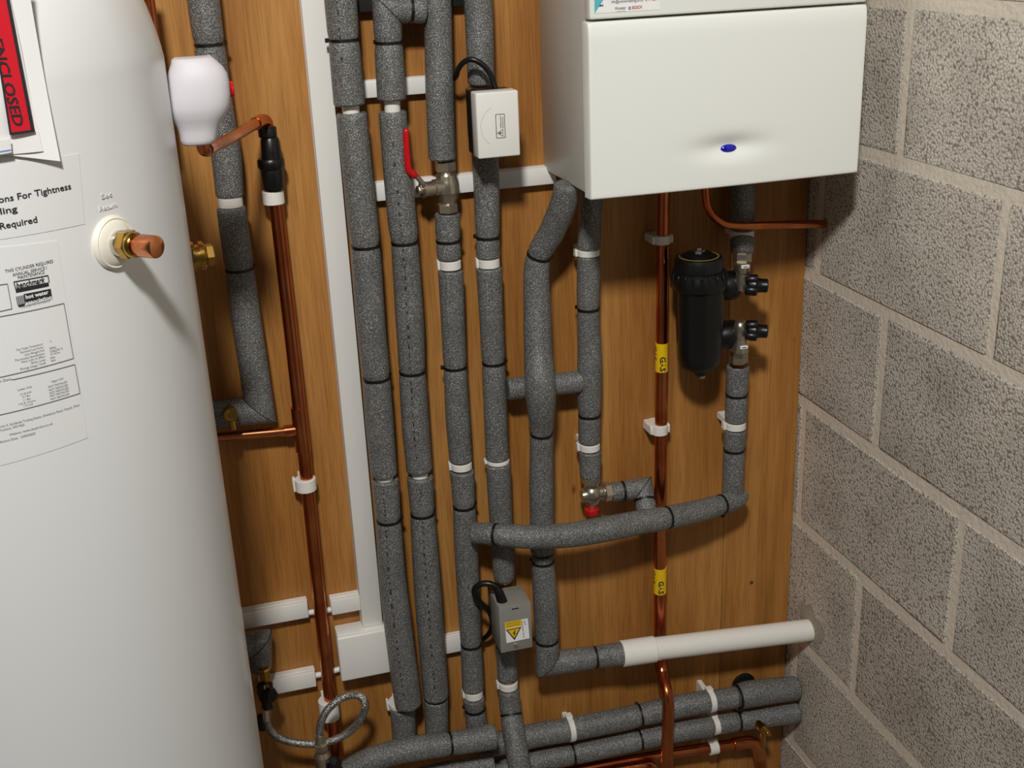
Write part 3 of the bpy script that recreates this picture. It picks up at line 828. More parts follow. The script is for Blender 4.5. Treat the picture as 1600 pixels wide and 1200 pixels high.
q2 = thing('insulated_pipe', 'lower of the two low lagged pipes running to the block wall', 'pipe', W(1040, 1165, .03))
sleeve(q2, [(745, 1215, 34, .03), (835, 1190, 35, .032), (895, 1178, 34, .034), (1000, 1156, 33, .04), (1060, 1143, 33, .045), (1112, 1134, 32, .05)], [(897, 1177.5), (1001, 1155.5)])
sleeve(q2, [(1121, 1132, 32, .05), (1150, 1127, 32, .052), (1190, 1121, 33, .055), (1246, 1112.5, 33, .058)], [(1155, 1126.5)], rnd=.004)
core(q2, [(1105, 1134, 22, .05), (1130, 1131, 22, .05)])
clip(q2, 1117, 1133, .05, 30, 9, True)
q3 = thing('insulated_pipe', 'grey lagged pipe curving in from the bottom edge to a cut end', 'pipe', W(560, 1200, .07))
sleeve(q3, [(470, 1262, 40, .06), (520, 1225, 40, .066), (560, 1197, 40, .072), (600, 1180, 39, .08), (650, 1169, 39, .084), (703, 1162, 37, .084), (740, 1156, 39, .084), (773, 1150, 40, .084)], [(704, 1162)])
q4 = thing('insulated_pipe', 'grey lagged pipe lowest at the bottom edge under the cut end', 'pipe', W(640, 1215, .06))
sleeve(q4, [(570, 1250, 40, .06), (640, 1224, 40, .06), (710, 1206, 38, .06), (770, 1195, 38, .06)])

q5 = thing('insulated_pipe', 'dark lagged elbow half hidden by the cylinder near the brass filling valve', 'pipe', W(405, 1045, .05))
sleeve(q5, [(320, 1018, 40, .05), (404, 1006, 42, .05), (407, 1046, 34, .05)], mitre=True)

# ------------------------------------------------------------------ gas pipe
gp = thing('copper_gas_pipe', 'bare copper gas pipe with yellow bands running down from the boiler', 'copper pipe', W(1042, 1200, .08))
part('pipe', wire([(1038, 270, 19, .03), (1036, 376, 19, .03), (1034, 560, 19.5, .03), (1031.5, 770, 19, .03), (1031, 900, 19, .03), (1031, 1000, 18.5, .03), (1032, 1030, 18, .034), (1036, 1055, 18, .055), (1042, 1082, 18.5, .08), (1044, 1108, 19, .088), (1043, 1150, 19, .088), (1042, 1200, 19, .088), (1041, 1250, 19, .088)], True, 8, 22), COPPER, gp)
part('bend_collar', wire([(1032, 1026, 20.5, .033), (1034.5, 1050, 20.5, .05)], False, n=20), COPPER, gp)
for cx_, cy_, hp_ in ((1034.5, 374, 14), (1030.5, 670, 16)):
    clip(gp, cx_, cy_, .03, 26, hp_, lug=False)
    P = W(cx_, cy_, .03); hh = mm(P, hp_) / 2
    part('clip_base', merge(box(P[0] - .017, P[0] + .017, -.024, -.0003, P[2] - hh * .9, P[2] + hh * .9, .0012, 1), box(P[0] - .017, P[0] - .0125, -.034, -.022, P[2] - hh * .9, P[2] + hh * .9, .0012, 1), box(P[0] + .0125, P[0] + .017, -.034, -.022, P[2] - hh * .9, P[2] + hh * .9, .0012, 1)), CLIPW, gp)
for ya, yb, cx, cg in ((535, 579, 1034, 'upper'), (886, 925, 1031.5, 'lower')):
    Pa, Pb_ = W(cx, ya, .03), W(cx - .4, yb, .03)
    r = mm(Pa, 20.5) / 2
    tp = part('gas_band', tube([Pa, Pb_], r, 32), YEL, gp, label='yellow gas identification band')
    t = unit(Pb_ - Pa); view = unit(CAM - Pa); view = unit(view - t * (view @ t)); side = np.cross(t, view)
    if side[0] < 0: side = -side
    def mp(u, v, Pa=Pa, t=t, view=view, side=side, r=r):
        a = (v - .0022) / r
        return Pa + t * (u + .0) + (view * math.cos(a) + side * math.sin(a)) * (r + .0003)
    L = np.linalg.norm(Pb_ - Pa)
    part('lettering', text_on('GAS', lambda u, v: mp(u + L * .44, v), L * .52, .0086, .035), INK, tp, smooth=False)
    part('lettering', text_on('GAS', lambda u, v: mp(u + L * .1, v - .0150), L * .5, .0082, .02), INK, tp, smooth=False)

cbp = thing('copper_pipe', 'slim copper pipe bending from under the boiler to the block wall', 'copper pipe', W(1200, 352, .06))
part('pipe', wire([(1102, 275, 13, .075), (1103, 308, 13, .075), (1108, 328, 13, .073), (1122, 344, 13, .07), (1145, 352.5, 13, .067), (1200, 352, 13, .062), (1250, 350.5, 13, .058), (1291, 349.5, 13, .054)], True, 8, 18), COPPER, cbp)
cl_ = thing('copper_pipe', 'low copper pipe with an elbow turning down by the block wall', 'copper pipe', W(1190, 1200, .035))
part('pipe', wire([(820, 1222, 17, .03), (920, 1200, 17, .03), (1050, 1177, 17, .032), (1158, 1161, 17, .035)], True, 6, 18), COPPER, cl_)
part('elbow', wire([(1146, 1163, 20, .035), (1166, 1159.5, 20, .035), (1180, 1162, 20, .036), (1186, 1174, 20, .037), (1188, 1184, 20, .038)], True, 6, 20), COPPER_BRIGHT, cl_)
part('drop', wire([(1187, 1180, 17, .038), (1193, 1230, 17, .038)], False, n=18), COPPER, cl_)
clip(cl_, 1114, 1168, .033, 22, 15, True)
cl2 = thing('copper_pipe', 'lowest copper pipe ending in a small bend by the gas pipe', 'copper pipe', W(1000, 1200, .04))
part('pipe', wire([(860, 1222, 13, .05), (940, 1207, 13, .05), (1005, 1196, 13, .05), (1017, 1195, 13, .049), (1022, 1201, 13, .048), (1024, 1220, 13, .048)], True, 8, 18), COPPER_BRIGHT, cl2)

# ------------------------------------------------------------------ white waste pipe
wp = thing('waste_pipe', 'white plastic waste pipe entering the block wall', 'waste pipe', W(1120, 1020, .08))
e = onx(1268, 984, XR + .004)
a = W(1018, 1014.5, .078)
part('pipe', tube([a, e], mm(a, 36) / 2, 32), SOLVENT, wp)
part('coupling', tube([W(971, 1021.5, .0745), W(1023, 1014, .078)], mm(a, 41) / 2, 32, rnd=.001), SOLVENT, wp)

e = onx(1268, 984, XR); vs = []
for lay in (-.0012, .003):
    for k in range(28):
        a = 2 * math.pi * k / 28; r = .036 + .009 * math.sin(2.3 * a + .6) + .006 * math.sin(5 * a)
        vs.append((XR + lay, e[1] + r * .95 * math.cos(a), e[2] + .008 + r * 1.15 * math.sin(a)))
part('cement_patch', (vs, [tuple(range(28)), tuple(range(28, 56))] + [(k, (k + 1) % 28, 28 + (k + 1) % 28, 28 + k) for k in range(28)]), mat('cement', srgb(172, 162, 146), .95, spec=.1, bump=(150, .5, .003), var=(40, .22)), wr, label='smeared cement around the white pipe')
# ------------------------------------------------------------------ boiler
DF = .224
bx0, bx1 = .5165, .8990
bz0 = 1.3085
bl = thing('boiler', 'white wall-hung boiler cut off by the top edge', 'boiler', ((bx0 + bx1) / 2, -.11, bz0))
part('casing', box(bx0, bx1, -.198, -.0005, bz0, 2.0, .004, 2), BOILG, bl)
dz0, dz1 = float(W(1134, 291.5, DF)[2]), float(W(1138, 21.5, DF)[2])
ux0, ux1 = .5115, .9008
lx, lz = W(1141, 233, DF)[0], W(1141, 233, DF)[2]
nu, nv = 90, 60
vs, fs = [], []
def dface(x, z):
    u = (x - ux0) / (ux1 - ux0); v = (z - dz0) / (dz1 - dz0)
    d = DF + .004 * (1 - (2 * u - 1) ** 2) * (.3 + .7 * (1 - v))
    d -= .0095 * math.exp(-((x - lx) / .044) ** 2 - ((z - lz - .003) / .0135) ** 2)
    d -= .0035 * max(0, (v - .90) / .10) ** 2
    e_ = min(u, 1 - u) * (ux1 - ux0); e2 = min(v, 1 - v) * (dz1 - dz0)
    for q in (e_, e2):
        if q < .003: d -= .003 - math.sqrt(max(0, .003 ** 2 - (.003 - q) ** 2))
    return d
us = [0, .0008, .0018, .003] ; 
xsv = [ux0 + q for q in us] + [ux0 + .003 + (ux1 - ux0 - .006) * k / nu for k in range(1, nu)] + [ux1 - q for q in reversed(us)]
zsv = [dz0 + q for q in us] + [dz0 + .003 + (dz1 - dz0 - .006) * k / nv for k in range(1, nv)] + [dz1 - q for q in reversed(us)]
for z_ in zsv:
    for x_ in xsv: vs.append((x_, -dface(x_, z_), z_))
m_ = len(xsv); k_ = len(zsv)
for i in range(k_ - 1):
    for j in range(m_ - 1): fs.append((i * m_ + j, i * m_ + j + 1, (i + 1) * m_ + j + 1, (i + 1) * m_ + j))
ring = [j for j in range(m_)] + [i * m_ + m_ - 1 for i in range(1, k_)] + [(k_ - 1) * m_ + j for j in range(m_ - 2, -1, -1)] + [i * m_ for i in range(k_ - 2, 0, -1)]
nb = len(vs)
for r_ in ring: vs.append((vs[r_][0], -.2, vs[r_][2]))
for i in range(len(ring)):
    j = (i + 1) % len(ring)
    fs.append((ring[i], ring[j], nb + j, nb + i))
fs.append(tuple(nb + i for i in range(len(ring))))
dr_ = part('front_door', (vs, fs), BOILW, bl, angle=60)
Pl = np.array([lx, -dface(lx, lz) - .0, lz])
n = 32; vs, fs = [], []
for i in range(7):
    t = i / 6 * math.pi / 2
    for k in range(n):
        a = 2 * math.pi * k / n
        vs.append(Pl + np.array([.0118 * math.cos(t) * math.cos(a), -.0042 * math.sin(t), .0058 * math.cos(t) * math.sin(a)]))
for i in range(6):
    for k in range(n): fs.append((i * n + k, i * n + (k + 1) % n, (i + 1) * n + (k + 1) % n, (i + 1) * n + k))
fs.append(tuple(range(n)))
part('indicator_lens', (vs, fs), BLUE, dr_, label='small oval blue indicator lens')
DU = .2205
uz0 = dz1 + .0032
up = part('upper_panel', box(ux0 + .0035, ux1 - .001, -DU, -.199, uz0, 2.0, .003, 3), BOILW, bl)
def bp_(px, py, o=.0004): return W(px, py, DU + o)
def bquad(c, o, th=.0003):
    q = [W(*p, DU + o) for p in c]; q2 = [W(*p, DU + o + th) for p in c]
    return q + q2, [(4, 5, 6, 7), (0, 1, 5, 4), (1, 2, 6, 5), (2, 3, 7, 6), (3, 0, 4, 7)]
st = part('sticker', bquad([(928, -60), (1030, -66), (1031, 15), (929, 21)], .0002), PAPER, up, smooth=False)
part('cyan_corner', bquad([(928.5, -20), (951, -30), (944, -2), (929, 21)], .0006), CYAN, st, smooth=False)
part('cyan_corner', bquad([(928.5, -20), (940, 4), (932.5, 14), (929, 21)], .0008), CYAN, st, smooth=False)
def btext(body, x0_, y0_, x1_, y1_, h, o=.001, bold=0.0, shear=0.0):
    A, B = W(x0_, y0_, DU + o), W(x1_, y1_, DU + o)
    t = unit(B - A)
    return text_on(body, lambda u, v: A + t * u + np.array([0, 0, 1.0]) * v, np.linalg.norm(B - A), mm(A, h) / .93, bold, shear)
part('lettering', merge(btext('info@premierheating.co.uk', 955, 5, 1005, 2, 4), btext('Worcester', 961, 15.6, 978, 14.4, 4.5, shear=.3), btext('_________', 963, 17.6, 978, 16.6, 3.5), btext('O', 982, 15, 986, 14.7, 4, bold=.04), btext('heat', 930, 10.5, 943, 9.5, 3, bold=.03)), INK, st, smooth=False)
part('red_lettering', merge(btext('BOSCH', 988, 14.2, 1003, 13, 4.2, bold=.02), btext('01924', 1008, 1.8, 1028, .4, 5)), REDINK, st, smooth=False)

# ------------------------------------------------------------------ ball valve with red lever
bv = thing('ball_valve', 'nickel ball valve with a raised red lever handle', 'valve', W(698, 330, .045))
part('body', ly(697, [(268, 26), (270, 29), (274, 33), (277, 33), (282, 37), (290, 39), (300, 39), (301, 37), (309, 34), (314, 27), (321, 26)], .045), NICKEL, bv)
part('hex_nut', ly(695.5, [(251, 29), (253, 33), (266, 33), (268, 29)], .045, 6), NICKEL, bv, angle=25)
part('hex_nut', ly(698.5, [(317, 29), (319, 33), (330, 33), (332, 29)], .045, 6), NICKEL, bv, angle=25)
Ps = W(690, 291.5, .05); sd = unit((-1, -.25, 0))
part('stem', lathe([(.0115, 0), (.0115, .012), (.0098, .013), (.0098, .0235), (.0105, .024), (.0105, .0275), (.0085, .028), (.0125, .0285), (.0125, .030), (.0062, .031), (.0062, .036)], Ps, sd, 24), NICKEL, bv)
part('stem_nut', hexnut(Ps + sd * .0325, sd, .0062, .0055), CHROME, bv, angle=25)
part('lever_arm', wire([(661, 294, 10, .058), (660, 287, 9, .062), (652, 277, 8, .066), (645, 270, 8, .068)], True, 4, 10), NICKEL, bv)
lv = part('lever_grip', wire([(650.5, 276, 8, .067), (646, 272.5, 11.5, .068), (639, 265.5, 11.5, .07), (637, 255, 11, .072), (635.5, 235, 10, .074), (634.5, 210, 9.5, .076), (634.5, 203.5, 9, .076), (634.5, 201, 6, .076)], True, 6, 14), RED, bv, label='red plastic lever grip')

# ------------------------------------------------------------------ white actuator box
av = thing('valve_actuator', 'white actuator box with black back on the fourth riser', 'valve actuator', W(775, 248, .08))
FA = .122
x0, x1 = (W(743, 149, FA)[0] + W(748, 249, FA)[0]) / 2, (W(810, 138, FA)[0] + W(813, 242, FA)[0]) / 2
z1, z0 = (W(743, 149, FA)[2] + W(810, 138, FA)[2]) / 2, (W(748, 249, FA)[2] + W(813, 243, FA)[2]) / 2
wb_ = part('white_cover', box(x0, x1, -FA, -.094, z0, z1, .0022, 3), PVC, av)
part('black_back', box(x0 + .0005, x1 - .0015, -.0935, -.066, z0 + .001, z1 - .001, .002, 2), BLACK, av)
part('valve_body', box(x0 + .010, x1 - .012, -.066, -.022, z0 + .012, z1 - .003, .003, 2), NICKEL, av)
def arc(cx, cz, r, a0, a1, y, hw=.00035):
    vs, fs = [], []
    n = 40
    for i in range(n + 1):
        a = math.radians(a0 + (a1 - a0) * i / n)
        for rr in (r - hw, r + hw): vs.append((cx + rr * math.cos(a), y, cz + rr * math.sin(a)))
    for i in range(n): fs.append((2 * i, 2 * i + 1, 2 * i + 3, 2 * i + 2))
    return vs, fs
lc = W(782, 197, FA)
part('moulded_arc', arc(lc[0] + .0005, lc[2], .0275, 115, 235, -FA - .0002), BOILG, wb_, smooth=False)
def frect(c, d, hw, z_h, x_h):
    """frame outline on the plane y=-d"""
    gs = []
    for s in (-1, 1):
        gs.append(box(c[0] - x_h, c[0] + x_h, -d - .0002, -d + .0001, c[2] + s * z_h - hw, c[2] + s * z_h + hw))
        gs.append(box(c[0] + s * x_h - hw, c[0] + s * x_h + hw, -d - .0002, -d + .0001, c[2] - z_h, c[2] + z_h))
    return merge(*gs)
wl = part('warning_label', frect(lc, FA, .0004, .0155, .0060), INK, wb_, smooth=False)
def vtext(body, cx, cz0, length, h, d):
    return text_on(body, lambda u, v: np.array([cx - v, -d - .0003, cz0 + u]), length, h)
def tri(cx, cz, s, d, hw, up=True, rot=0):
    P = []
    for sc in (s, s - hw * 2.6):
        for a in (90, 210, 330):
            t = math.radians(a + rot + (0 if up else 180)); P.append((cx + sc * math.cos(t), -d - .0003, cz + sc * math.sin(t)))
    return P, [(0, 1, 4, 3), (1, 2, 5, 4), (2, 0, 3, 5)]
part('lettering', merge(vtext('WARNING ISOLATE', lc[0] + .0012, lc[2] - .003, .0165, .0018, FA), vtext('BEFORE REMOVING', lc[0] + .0042, lc[2] - .003, .0150, .0018, FA), tri(lc[0] + .0004, lc[2] - .009, .0058, FA, .0005, True, 90), vtext('!', lc[0] + .0018, lc[2] - .0105, .003, .0038, FA)), INK, wl, smooth=False)
part('cable', wire([(775, 144, 8.5, .088), (773, 134, 8.5, .088), (766, 116, 8.5, .088), (754, 101, 8.5, .086), (738, 93, 8.5, .082), (725, 97, 8.5, .075), (716, 108, 8.5, .065), (712, 120, 8.5, .05), (700, 132, 8.5, .02)], True, 8, 14), BLACK, av)

# ------------------------------------------------------------------ grey zone valve
zv = thing('zone_valve', 'grey metal valve box with a yellow warning sticker', 'zone valve', W(800, 1020, .07))
FZ = .118
x0, x1 = (W(779, 950, FZ)[0] + W(783, 1021, FZ)[0]) / 2, (W(829, 941, FZ)[0] + W(833, 1011, FZ)[0]) / 2
z1, z0 = (W(779, 950, FZ)[2] + W(829, 941, FZ)[2]) / 2, (W(783, 1021, FZ)[2] + W(833, 1011, FZ)[2]) / 2
zb_ = part('metal_cover', box(x0, x1, -FZ, -.062, z0, z1, .0012, 2), GREYM, zv)
part('valve_body', box(x0 + .006, x1 - .01, -.062, -.02, z0 + .012, z1 - .012, .004, 2), BRASS, zv)
part('brass_union', ly(788, [(902, 26), (904, 29), (913, 29), (915, 25), (916, 22), (924, 22), (926, 26), (945, 26)], .04, 24), BRASS, zv)
def zq(c, o, th=.0002):
    q = [W(*p, FZ + o) for p in c]; q2 = [W(*p, FZ + o + th) for p in c]
    m = len(c)
    return q + q2, [tuple(range(m, 2 * m))] + [(i, (i + 1) % m, m + (i + 1) % m, m + i) for i in range(m)]
stk = part('sticker', zq([(788.5, 973), (824.5, 966), (827.5, 997), (791.5, 1005)], .0001), PAPER, zb_, smooth=False)
part('yellow_band', zq([(788.5, 973), (814.5, 968), (815.5, 977.5), (789.3, 983)], .0004), YEL, stk, smooth=False)
part('triangle_border', zq([(790.3, 984.3), (814.8, 979.2), (804, 1000.3)], .0004), INK, stk, smooth=False)
part('triangle_fill', zq([(793.2, 985.2), (812, 981.3), (803.6, 997)], .0007), YEL, stk, smooth=False)
def ztext(body, x0_, y0_, x1_, y1_, h, o=.0009):
    A, B = W(x0_, y0_, FZ + o), W(x1_, y1_, FZ + o); t = unit(B - A)
    upv = unit(np.cross(t, (0, -1.0, 0))); upv = -upv if abs(upv[2]) > .6 and upv[2] < 0 else upv
    return text_on(body, lambda u, v: A + t * u + upv * v, np.linalg.norm(B - A), mm(A, h))
bolt = zq([(804.2, 984.5), (801.2, 990.5), (803.4, 990.2), (802, 995), (806.2, 988.8), (803.9, 989), (805.8, 984.2)], .001)
part('lettering', merge(bolt, ztext('WARNING DISCONNECT', 791, 976.6, 812, 972, 2.2), ztext('MAINS BEFORE OPENING', 791.5, 980.3, 812.5, 975.6, 2.2), ztext('24 hour', 820.5, 969, 822, 977, 2.5), ztext('MOTORISED VALVE', 816.5, 970, 819.5, 996, 1.8)), INK, stk, smooth=False)
P = W(806.5, 1009, FZ)
part('screw', lathe([(.0042, 0), (.0042, .0008), (.003, .0018), (.0008, .002)], P, (0, -1, 0), 18), CHROME, zb_)
P = W(805, 951, FZ)
part('slot', box(P[0] - .0055, P[0] + .0055, -FZ - .0003, -FZ + .0002, P[2] - .0009, P[2] + .0009), BLACKM, zb_, smooth=False)
part('cable_gland', wire([(786, 944, 18, .1), (780, 926, 14, .097), (776, 918, 11, .095)], True, 5, 16), BLACK, zv)
part('cable', wire([(780, 927, 11, .097), (775, 917, 10, .094), (764, 912, 10, .09), (751, 913, 10, .085), (742, 921, 10, .08), (744, 934, 9.5, .075), (755, 946, 9, .068), (765, 957, 8.5, .06), (769, 974, 8, .05), (764, 990, 8, .035), (750, 1003, 8, .015)], True, 8, 14), BLACK, zv)

# ------------------------------------------------------------------ red-capped bypass valve
yv = thing('angle_valve', 'nickel angle valve with a red cap under the cross branch pipe', 'valve', W(925, 805, .046))
part('hex_nut', ly(923, [(741, 26), (743, 30), (754, 30), (756, 26)], .044, 6), NICKEL, yv, angle=25)
part('body', ly(924.5, [(753, 24), (760, 21), (763, 27), (768, 31), (775, 32), (782, 28), (787, 19), (790, 14), (797, 14)], .046), NICKEL, yv)
Py = W(926, 771.5, .047)
part('outlet', lathe([(.0125, 0), (.0118, .008), (.0125, .014), (.0145, .0145), (.0145, .016), (.011, .0165), (.011, .02)], Py, (1, 0, 0), 24), NICKEL, yv)
part('hex_nut', hexnut(Py + np.array([.0185, 0, 0]), (1, 0, 0), .0158, .0125), NICKEL, yv, angle=25)
part('side_port', lathe([(.012, 0), (.012, .011), (.0105, .0155), (.006, .016)], W(923, 772.5, .047), (-1, 0, -.05), 24), NICKEL, yv)
part('red_cap', ly(924.5, [(794, 19), (795, 22), (801, 22), (803, 19)], .046, 24), RED, yv)

# ------------------------------------------------------------------ black magnetic filter
DFI = .082
mf = thing('magnetic_filter', 'black cylindrical filter canister under the boiler', 'filter', W(1093, 585, DFI))
part('canister', ly(1094, [(446, 74), (470, 75), (500, 73), (540, 70), (556, 68), (566, 63), (572, 54), (575, 40)], DFI, 40), BLACK, mf)
fc = part('collar', ly(1092, [(420, 76), (422, 82), (428, 84), (434, 88), (446, 88), (449, 84), (451, 76)], DFI, 48), BLACK, mf)
Pc = W(1092, 432, DFI); rc = mm(Pc, 86) / 2
gs = []
for k in range(20):
    a = 2 * math.pi * k / 20; dv_ = np.array([math.cos(a), math.sin(a), 0]); tv = np.array([-math.sin(a), math.cos(a), 0])
    part('grip_rib', obox(Pc + dv_ * (rc - .0003), dv_ * .0016, tv * .0026, np.array([0, 0, .0085]), .0006, 1), BLACK, fc)
part('top_cap', ly(1092, [(400, 66), (401, 72), (408, 76), (421, 76)], DFI, 40), BLACK, mf)
Pt = W(1092, 400, DFI); ru = mm(Pt, 1)
part('yellow_ring', lathe([(ru * 29.5, 0), (ru * 31.5, 0), (ru * 31.5, .0006), (ru * 29.5, .0006)], Pt, (0, 0, 1), 48, True), mat('gold_ring', srgb(150, 128, 66), .4), mf)
part('top_knob', lathe([(ru * 23, 0), (ru * 23, .003), (ru * 20, .005), (ru * 12, .0062), (ru * 10, .0062)], Pt, (0, 0, 1), 32), BLACK, mf)
part('bleed_screw', merge(lathe([(ru * 9, 0), (ru * 9, .0035), (ru * 7, .004)], Pt + np.array([0, 0, .006]), (0, 0, 1), 6), lathe([(ru * 4, 0), (ru * 4, .003)], Pt + np.array([0, 0, .01]), (0, 0, 1), 12)), CHROME, mf, angle=25)
part('drain_boss', ly(1095, [(572, 34), (578, 30), (582, 24), (585, 20)], DFI, 20), BLACK, mf)
part('drain_screw', ly(1096.5, [(583, 11), (589, 11), (591, 8)], DFI, 8), CHROME, mf, angle=25)
for nm, yc, dirn in (('upper', 447, -1), ('lower', 524, 1)):
    Pa = W(1116, yc + 2, .062)
    ln = W(1152, yc, .062)[0] - Pa[0]
    part('flange', lathe([(.017, 0), (.0205, ln * .3), (.0225, ln * .5), (.0228, ln * .62), (.0225, ln * .86), (.0195, ln * .97), (.012, ln)], Pa, (1, 0, 0), 32), BLACK, mf)
    cx = 1160 if dirn < 0 else 1156.5
    s = lambda y, w_: (yc + y, w_)
    if dirn < 0:
        part('isolating_valve', ly(1160, [(409, 22), (411, 26), (424, 25), (427, 20), (433, 21), (443, 23), (452, 20), (456, 10)], .08, 28), NICKEL, mf)
        part('hex_nut', ly(1160, [(393, 25), (395, 29), (409, 29), (411, 25)], .072, 6), NICKEL, mf, angle=25)
        tg = (1165, 417)
    else:
        part('isolating_valve', ly(1157, [(500, 8), (503, 17), (510, 22), (520, 22), (526, 18), (530, 19), (542, 27), (548, 28), (550, 24)], .08, 28), NICKEL, mf)
        part('hex_nut', ly(1154.5, [(548, 25), (550, 29), (565, 29), (567, 25)], .066, 6), NICKEL, mf, angle=25)
        tg = (1163, 543)
    Pg = W(tg[0], tg[1], .0945)
    part('flow_tag', merge(box(Pg[0] - .0062, Pg[0] + .0062, Pg[1] - .0004, Pg[1] + .003, Pg[2] - .0024, Pg[2] + .0024, .0004, 1)), PAPER, mf)
    part('flow_arrow', box(Pg[0] - .004, Pg[0] + .0035, Pg[1] - .0007, Pg[1], Pg[2] - .0006, Pg[2] + .0006), INK, mf, smooth=False)
    Ph = W(1166, yc - (2 if dirn < 0 else 8), .086); hd = unit((.88, -.45, -.03)); u_, v_ = frame(hd)
    g = [lathe([(.009, 0), (.0125, .002), (.014, .005), (.014, .014), (.0115, .017), (.0105, .024), (.0105, .031), (.0075, .033)], Ph, hd, 20)]
    for k in range(4):
        a = math.radians(25 + 90 * k); q = u_ * math.cos(a) + v_ * math.sin(a)
        g.append(tube([Ph - hd * .001 + q * .011, Ph + hd * .017 + q * .0125], .0075, 14, rnd=.002))
    part('knob', merge(*g), BLACK, mf)

# ------------------------------------------------------------------ brass drain tap and black hole trim by the wall
dt = thing('drain_tap', 'brass drain tap hanging under the low lagged pipes by the block wall', 'tap', W(1192, 1165, .06))
P = W(1184, 1130, .07)
part('body', tube([P, W(1192, 1138, .085), W(1199, 1147, .092)], [.0075, .0085, .0075], 16), BRASS, dt)
part('square_key', obox(W(1200, 1146, .094), (.004, 0, -.003), (0, .004, 0), (.002, 0, .003), .0006, 1), BRASS, dt)
part('spout', wire([(1193, 1140, 10, .082), (1192, 1152, 9, .08), (1192, 1166, 9, .078)], True, 4, 14), BRASS, dt)
hg = thing('hole_grommet', 'round black grommet in the plywood behind the low lagged pipes', 'grommet', W(1161, 1066, 0))
P = W(1161, 1068, 0)
part('rim', lathe([(.0175, 0), (.0225, 0), (.0225, .003), (.0205, .0042), (.0175, .003)], P, (0, -1, 0), 40, True), BLACK, hg)
part('plug', lathe([(.0178, .0002), (.0178, .0018), (.001, .0018)], P, (0, -1, 0), 40), BLACKM, hg)
for lab, px, py in (('screw in the bare plywood right of the lower yellow band', 1174, 910), ('screw in the plywood right of the filter canister foot', 1184, 556)):
    s_ = thing('screw', lab, 'screw', W(px, py, 0)); P = W(px, py, 0)
    part('head', lathe([(.0036, -.001), (.0036, .0006), (.0024, .0012), (.0006, .0012)], P, (0, -1, 0), 16), BRASS, s_)
    part('cross_slot', merge(box(P[0] - .002, P[0] + .002, -.0015, -.001, P[2] - .0004, P[2] + .0004), box(P[0] - .0004, P[0] + .0004, -.0015, -.001, P[2] - .002, P[2] + .002)), BLACKM, s_, smooth=False)

# ------------------------------------------------------------------ filling loop
fl_ = thing('filling_loop', 'braided steel filling hose looped between two brass valves beside the cylinder', 'hose', W(505, 1190, .08))
hr = catmull(wpts([(416, 1122, 11, .075), (420, 1137, 11.5, .075), (432, 1150, 12, .075), (450, 1158, 12, .075), (475, 1162, 12, .075), (500, 1162, 12, .076), (525, 1155, 12, .078), (548, 1142, 12, .084), (565, 1121, 12, .092), (571, 1102, 12, .098), (564, 1089, 12, .1), (549, 1086, 12, .1), (530, 1093, 12, .1), (512, 1109, 12, .1), (502, 1128, 12, .1), (499, 1150, 12, .1), (500, 1162, 12, .1)]), 36)
part('braided_hose', tube([r[:3] for r in hr], [r[3] * (1.04 if k % 2 else .95) for k, r in enumerate(hr)], 12), BRAID, fl_, angle=80)
part('ferrule', wire([(415, 1104, 14, .075), (417, 1124, 14, .075)], False, n=18), CHROME, fl_)
part('ferrule', wire([(499, 1148, 14, .1), (500, 1164, 14.5, .1)], False, n=18), NICKEL, fl_)
part('brass_nut', ly(412, [(1044, 15), (1046, 19), (1064, 19), (1066, 15)], .07, 6), BRASS, fl_, angle=25)
v1 = part('upper_valve', merge(ly(413, [(1066, 16), (1070, 25), (1080, 27), (1090, 24), (1096, 18), (1100, 17), (1106, 19)], .075, 20)), mat('dark_nickel', srgb(70, 66, 58), .25, .9), fl_, angle=25)
part('valve_knob', lathe([(.006, 0), (.011, .004), (.012, .012), (.01, .016)], W(416, 1082, .085), (.5, -.85, 0), 8), BLACK, v1)
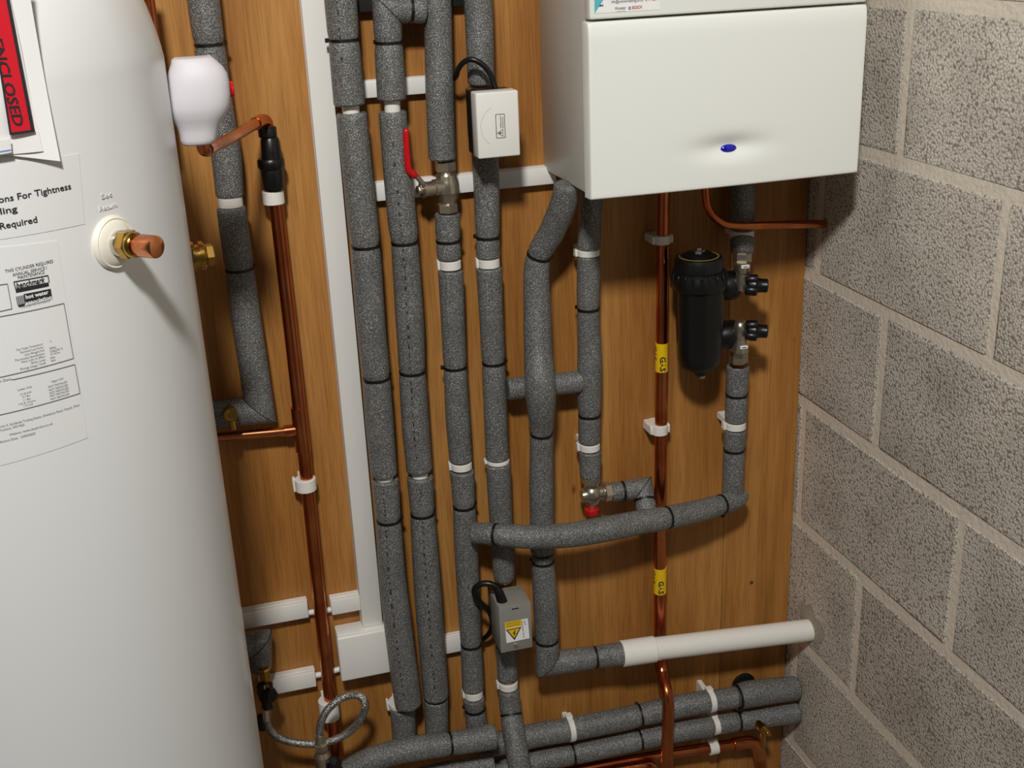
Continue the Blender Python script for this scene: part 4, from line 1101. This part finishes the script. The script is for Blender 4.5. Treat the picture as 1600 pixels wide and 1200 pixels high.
part('test_point', ly(408, [(1118, 12), (1124, 16), (1138, 16), (1141, 9)], .07, 12), BLACK, fl_)
v2 = part('lower_valve', merge(ly(501, [(1160, 16), (1163, 21), (1171, 21), (1174, 16)], .1, 6), ly(503, [(1174, 18), (1180, 26), (1196, 26), (1215, 20)], .1, 20)), NICKEL, fl_, angle=25)
part('valve_knob', lathe([(.007, 0), (.012, .004), (.013, .014), (.011, .017)], W(514, 1192, .105), (.7, -.7, 0), 8), BLACK, v2)

# ------------------------------------------------------------------ document wallet on the cylinder
dw = thing('document_wallet', 'clear document wallet with red printed strip taped to the cylinder', 'document wallet', tank_pt(*tank_hit(30, 240)))
lift = lambda u, v: .004 + .010 * u * v
part('paper_sheet', patch([(-60, -40), (40, -40), (88, 251), (-40, 236)], .001, bulge=lambda u, v: .0006 + .005 * (u ** 3) * (v ** 2)), PAPER, dw)
part('clear_pocket', patch([(-60, -30), (10, -30), (66, 236), (-30, 246)], .0042, .0004, bulge=lambda u, v: .0012 * math.sin(9 * v + 5 * u) * v), CLEAR, dw)
so = .0066
strip = part('red_strip', patch([(-20, -30), (4, -30), (53, 206), (18, 211)], so, .0003), REDP, dw)
part('black_border', merge(patch([(4, -30), (9, -30), (54, 206), (49, 206)], so + .0003, .0003), patch([(17, 207), (54, 202), (54.5, 206), (18, 211.5)], so + .0003, .0003), patch([(-23, -30), (-20, -30), (18.5, 211), (15, 211)], so + .0003, .0003)), INK, dw)
ca = [np.array(tank_hit(*p, so)) for p in ((2, 60), (37, 196), (21, 197))]
def emap(u, v):
    q = ca[0] + (ca[1] - ca[0]) * u
    q = q + (ca[2] - ca[1]) * (1 - v)
    return tank_pt(q[0], q[1], so + .0009)
part('lettering', text_on('ENCLOSED', emap, 1.0, 1.0, .015), INK, strip, smooth=False)
tg_ = part('address_tag', patch([(-40, 224), (16, 217), (18, 238), (-40, 248)], so + .001, .0004), LABELW, dw)
part('blue_line', patch([(-40, 242), (17, 233), (17.3, 235), (-40, 244.5)], so + .0016, .0002), mat('blue_print', srgb(120, 160, 215), .5), tg_)
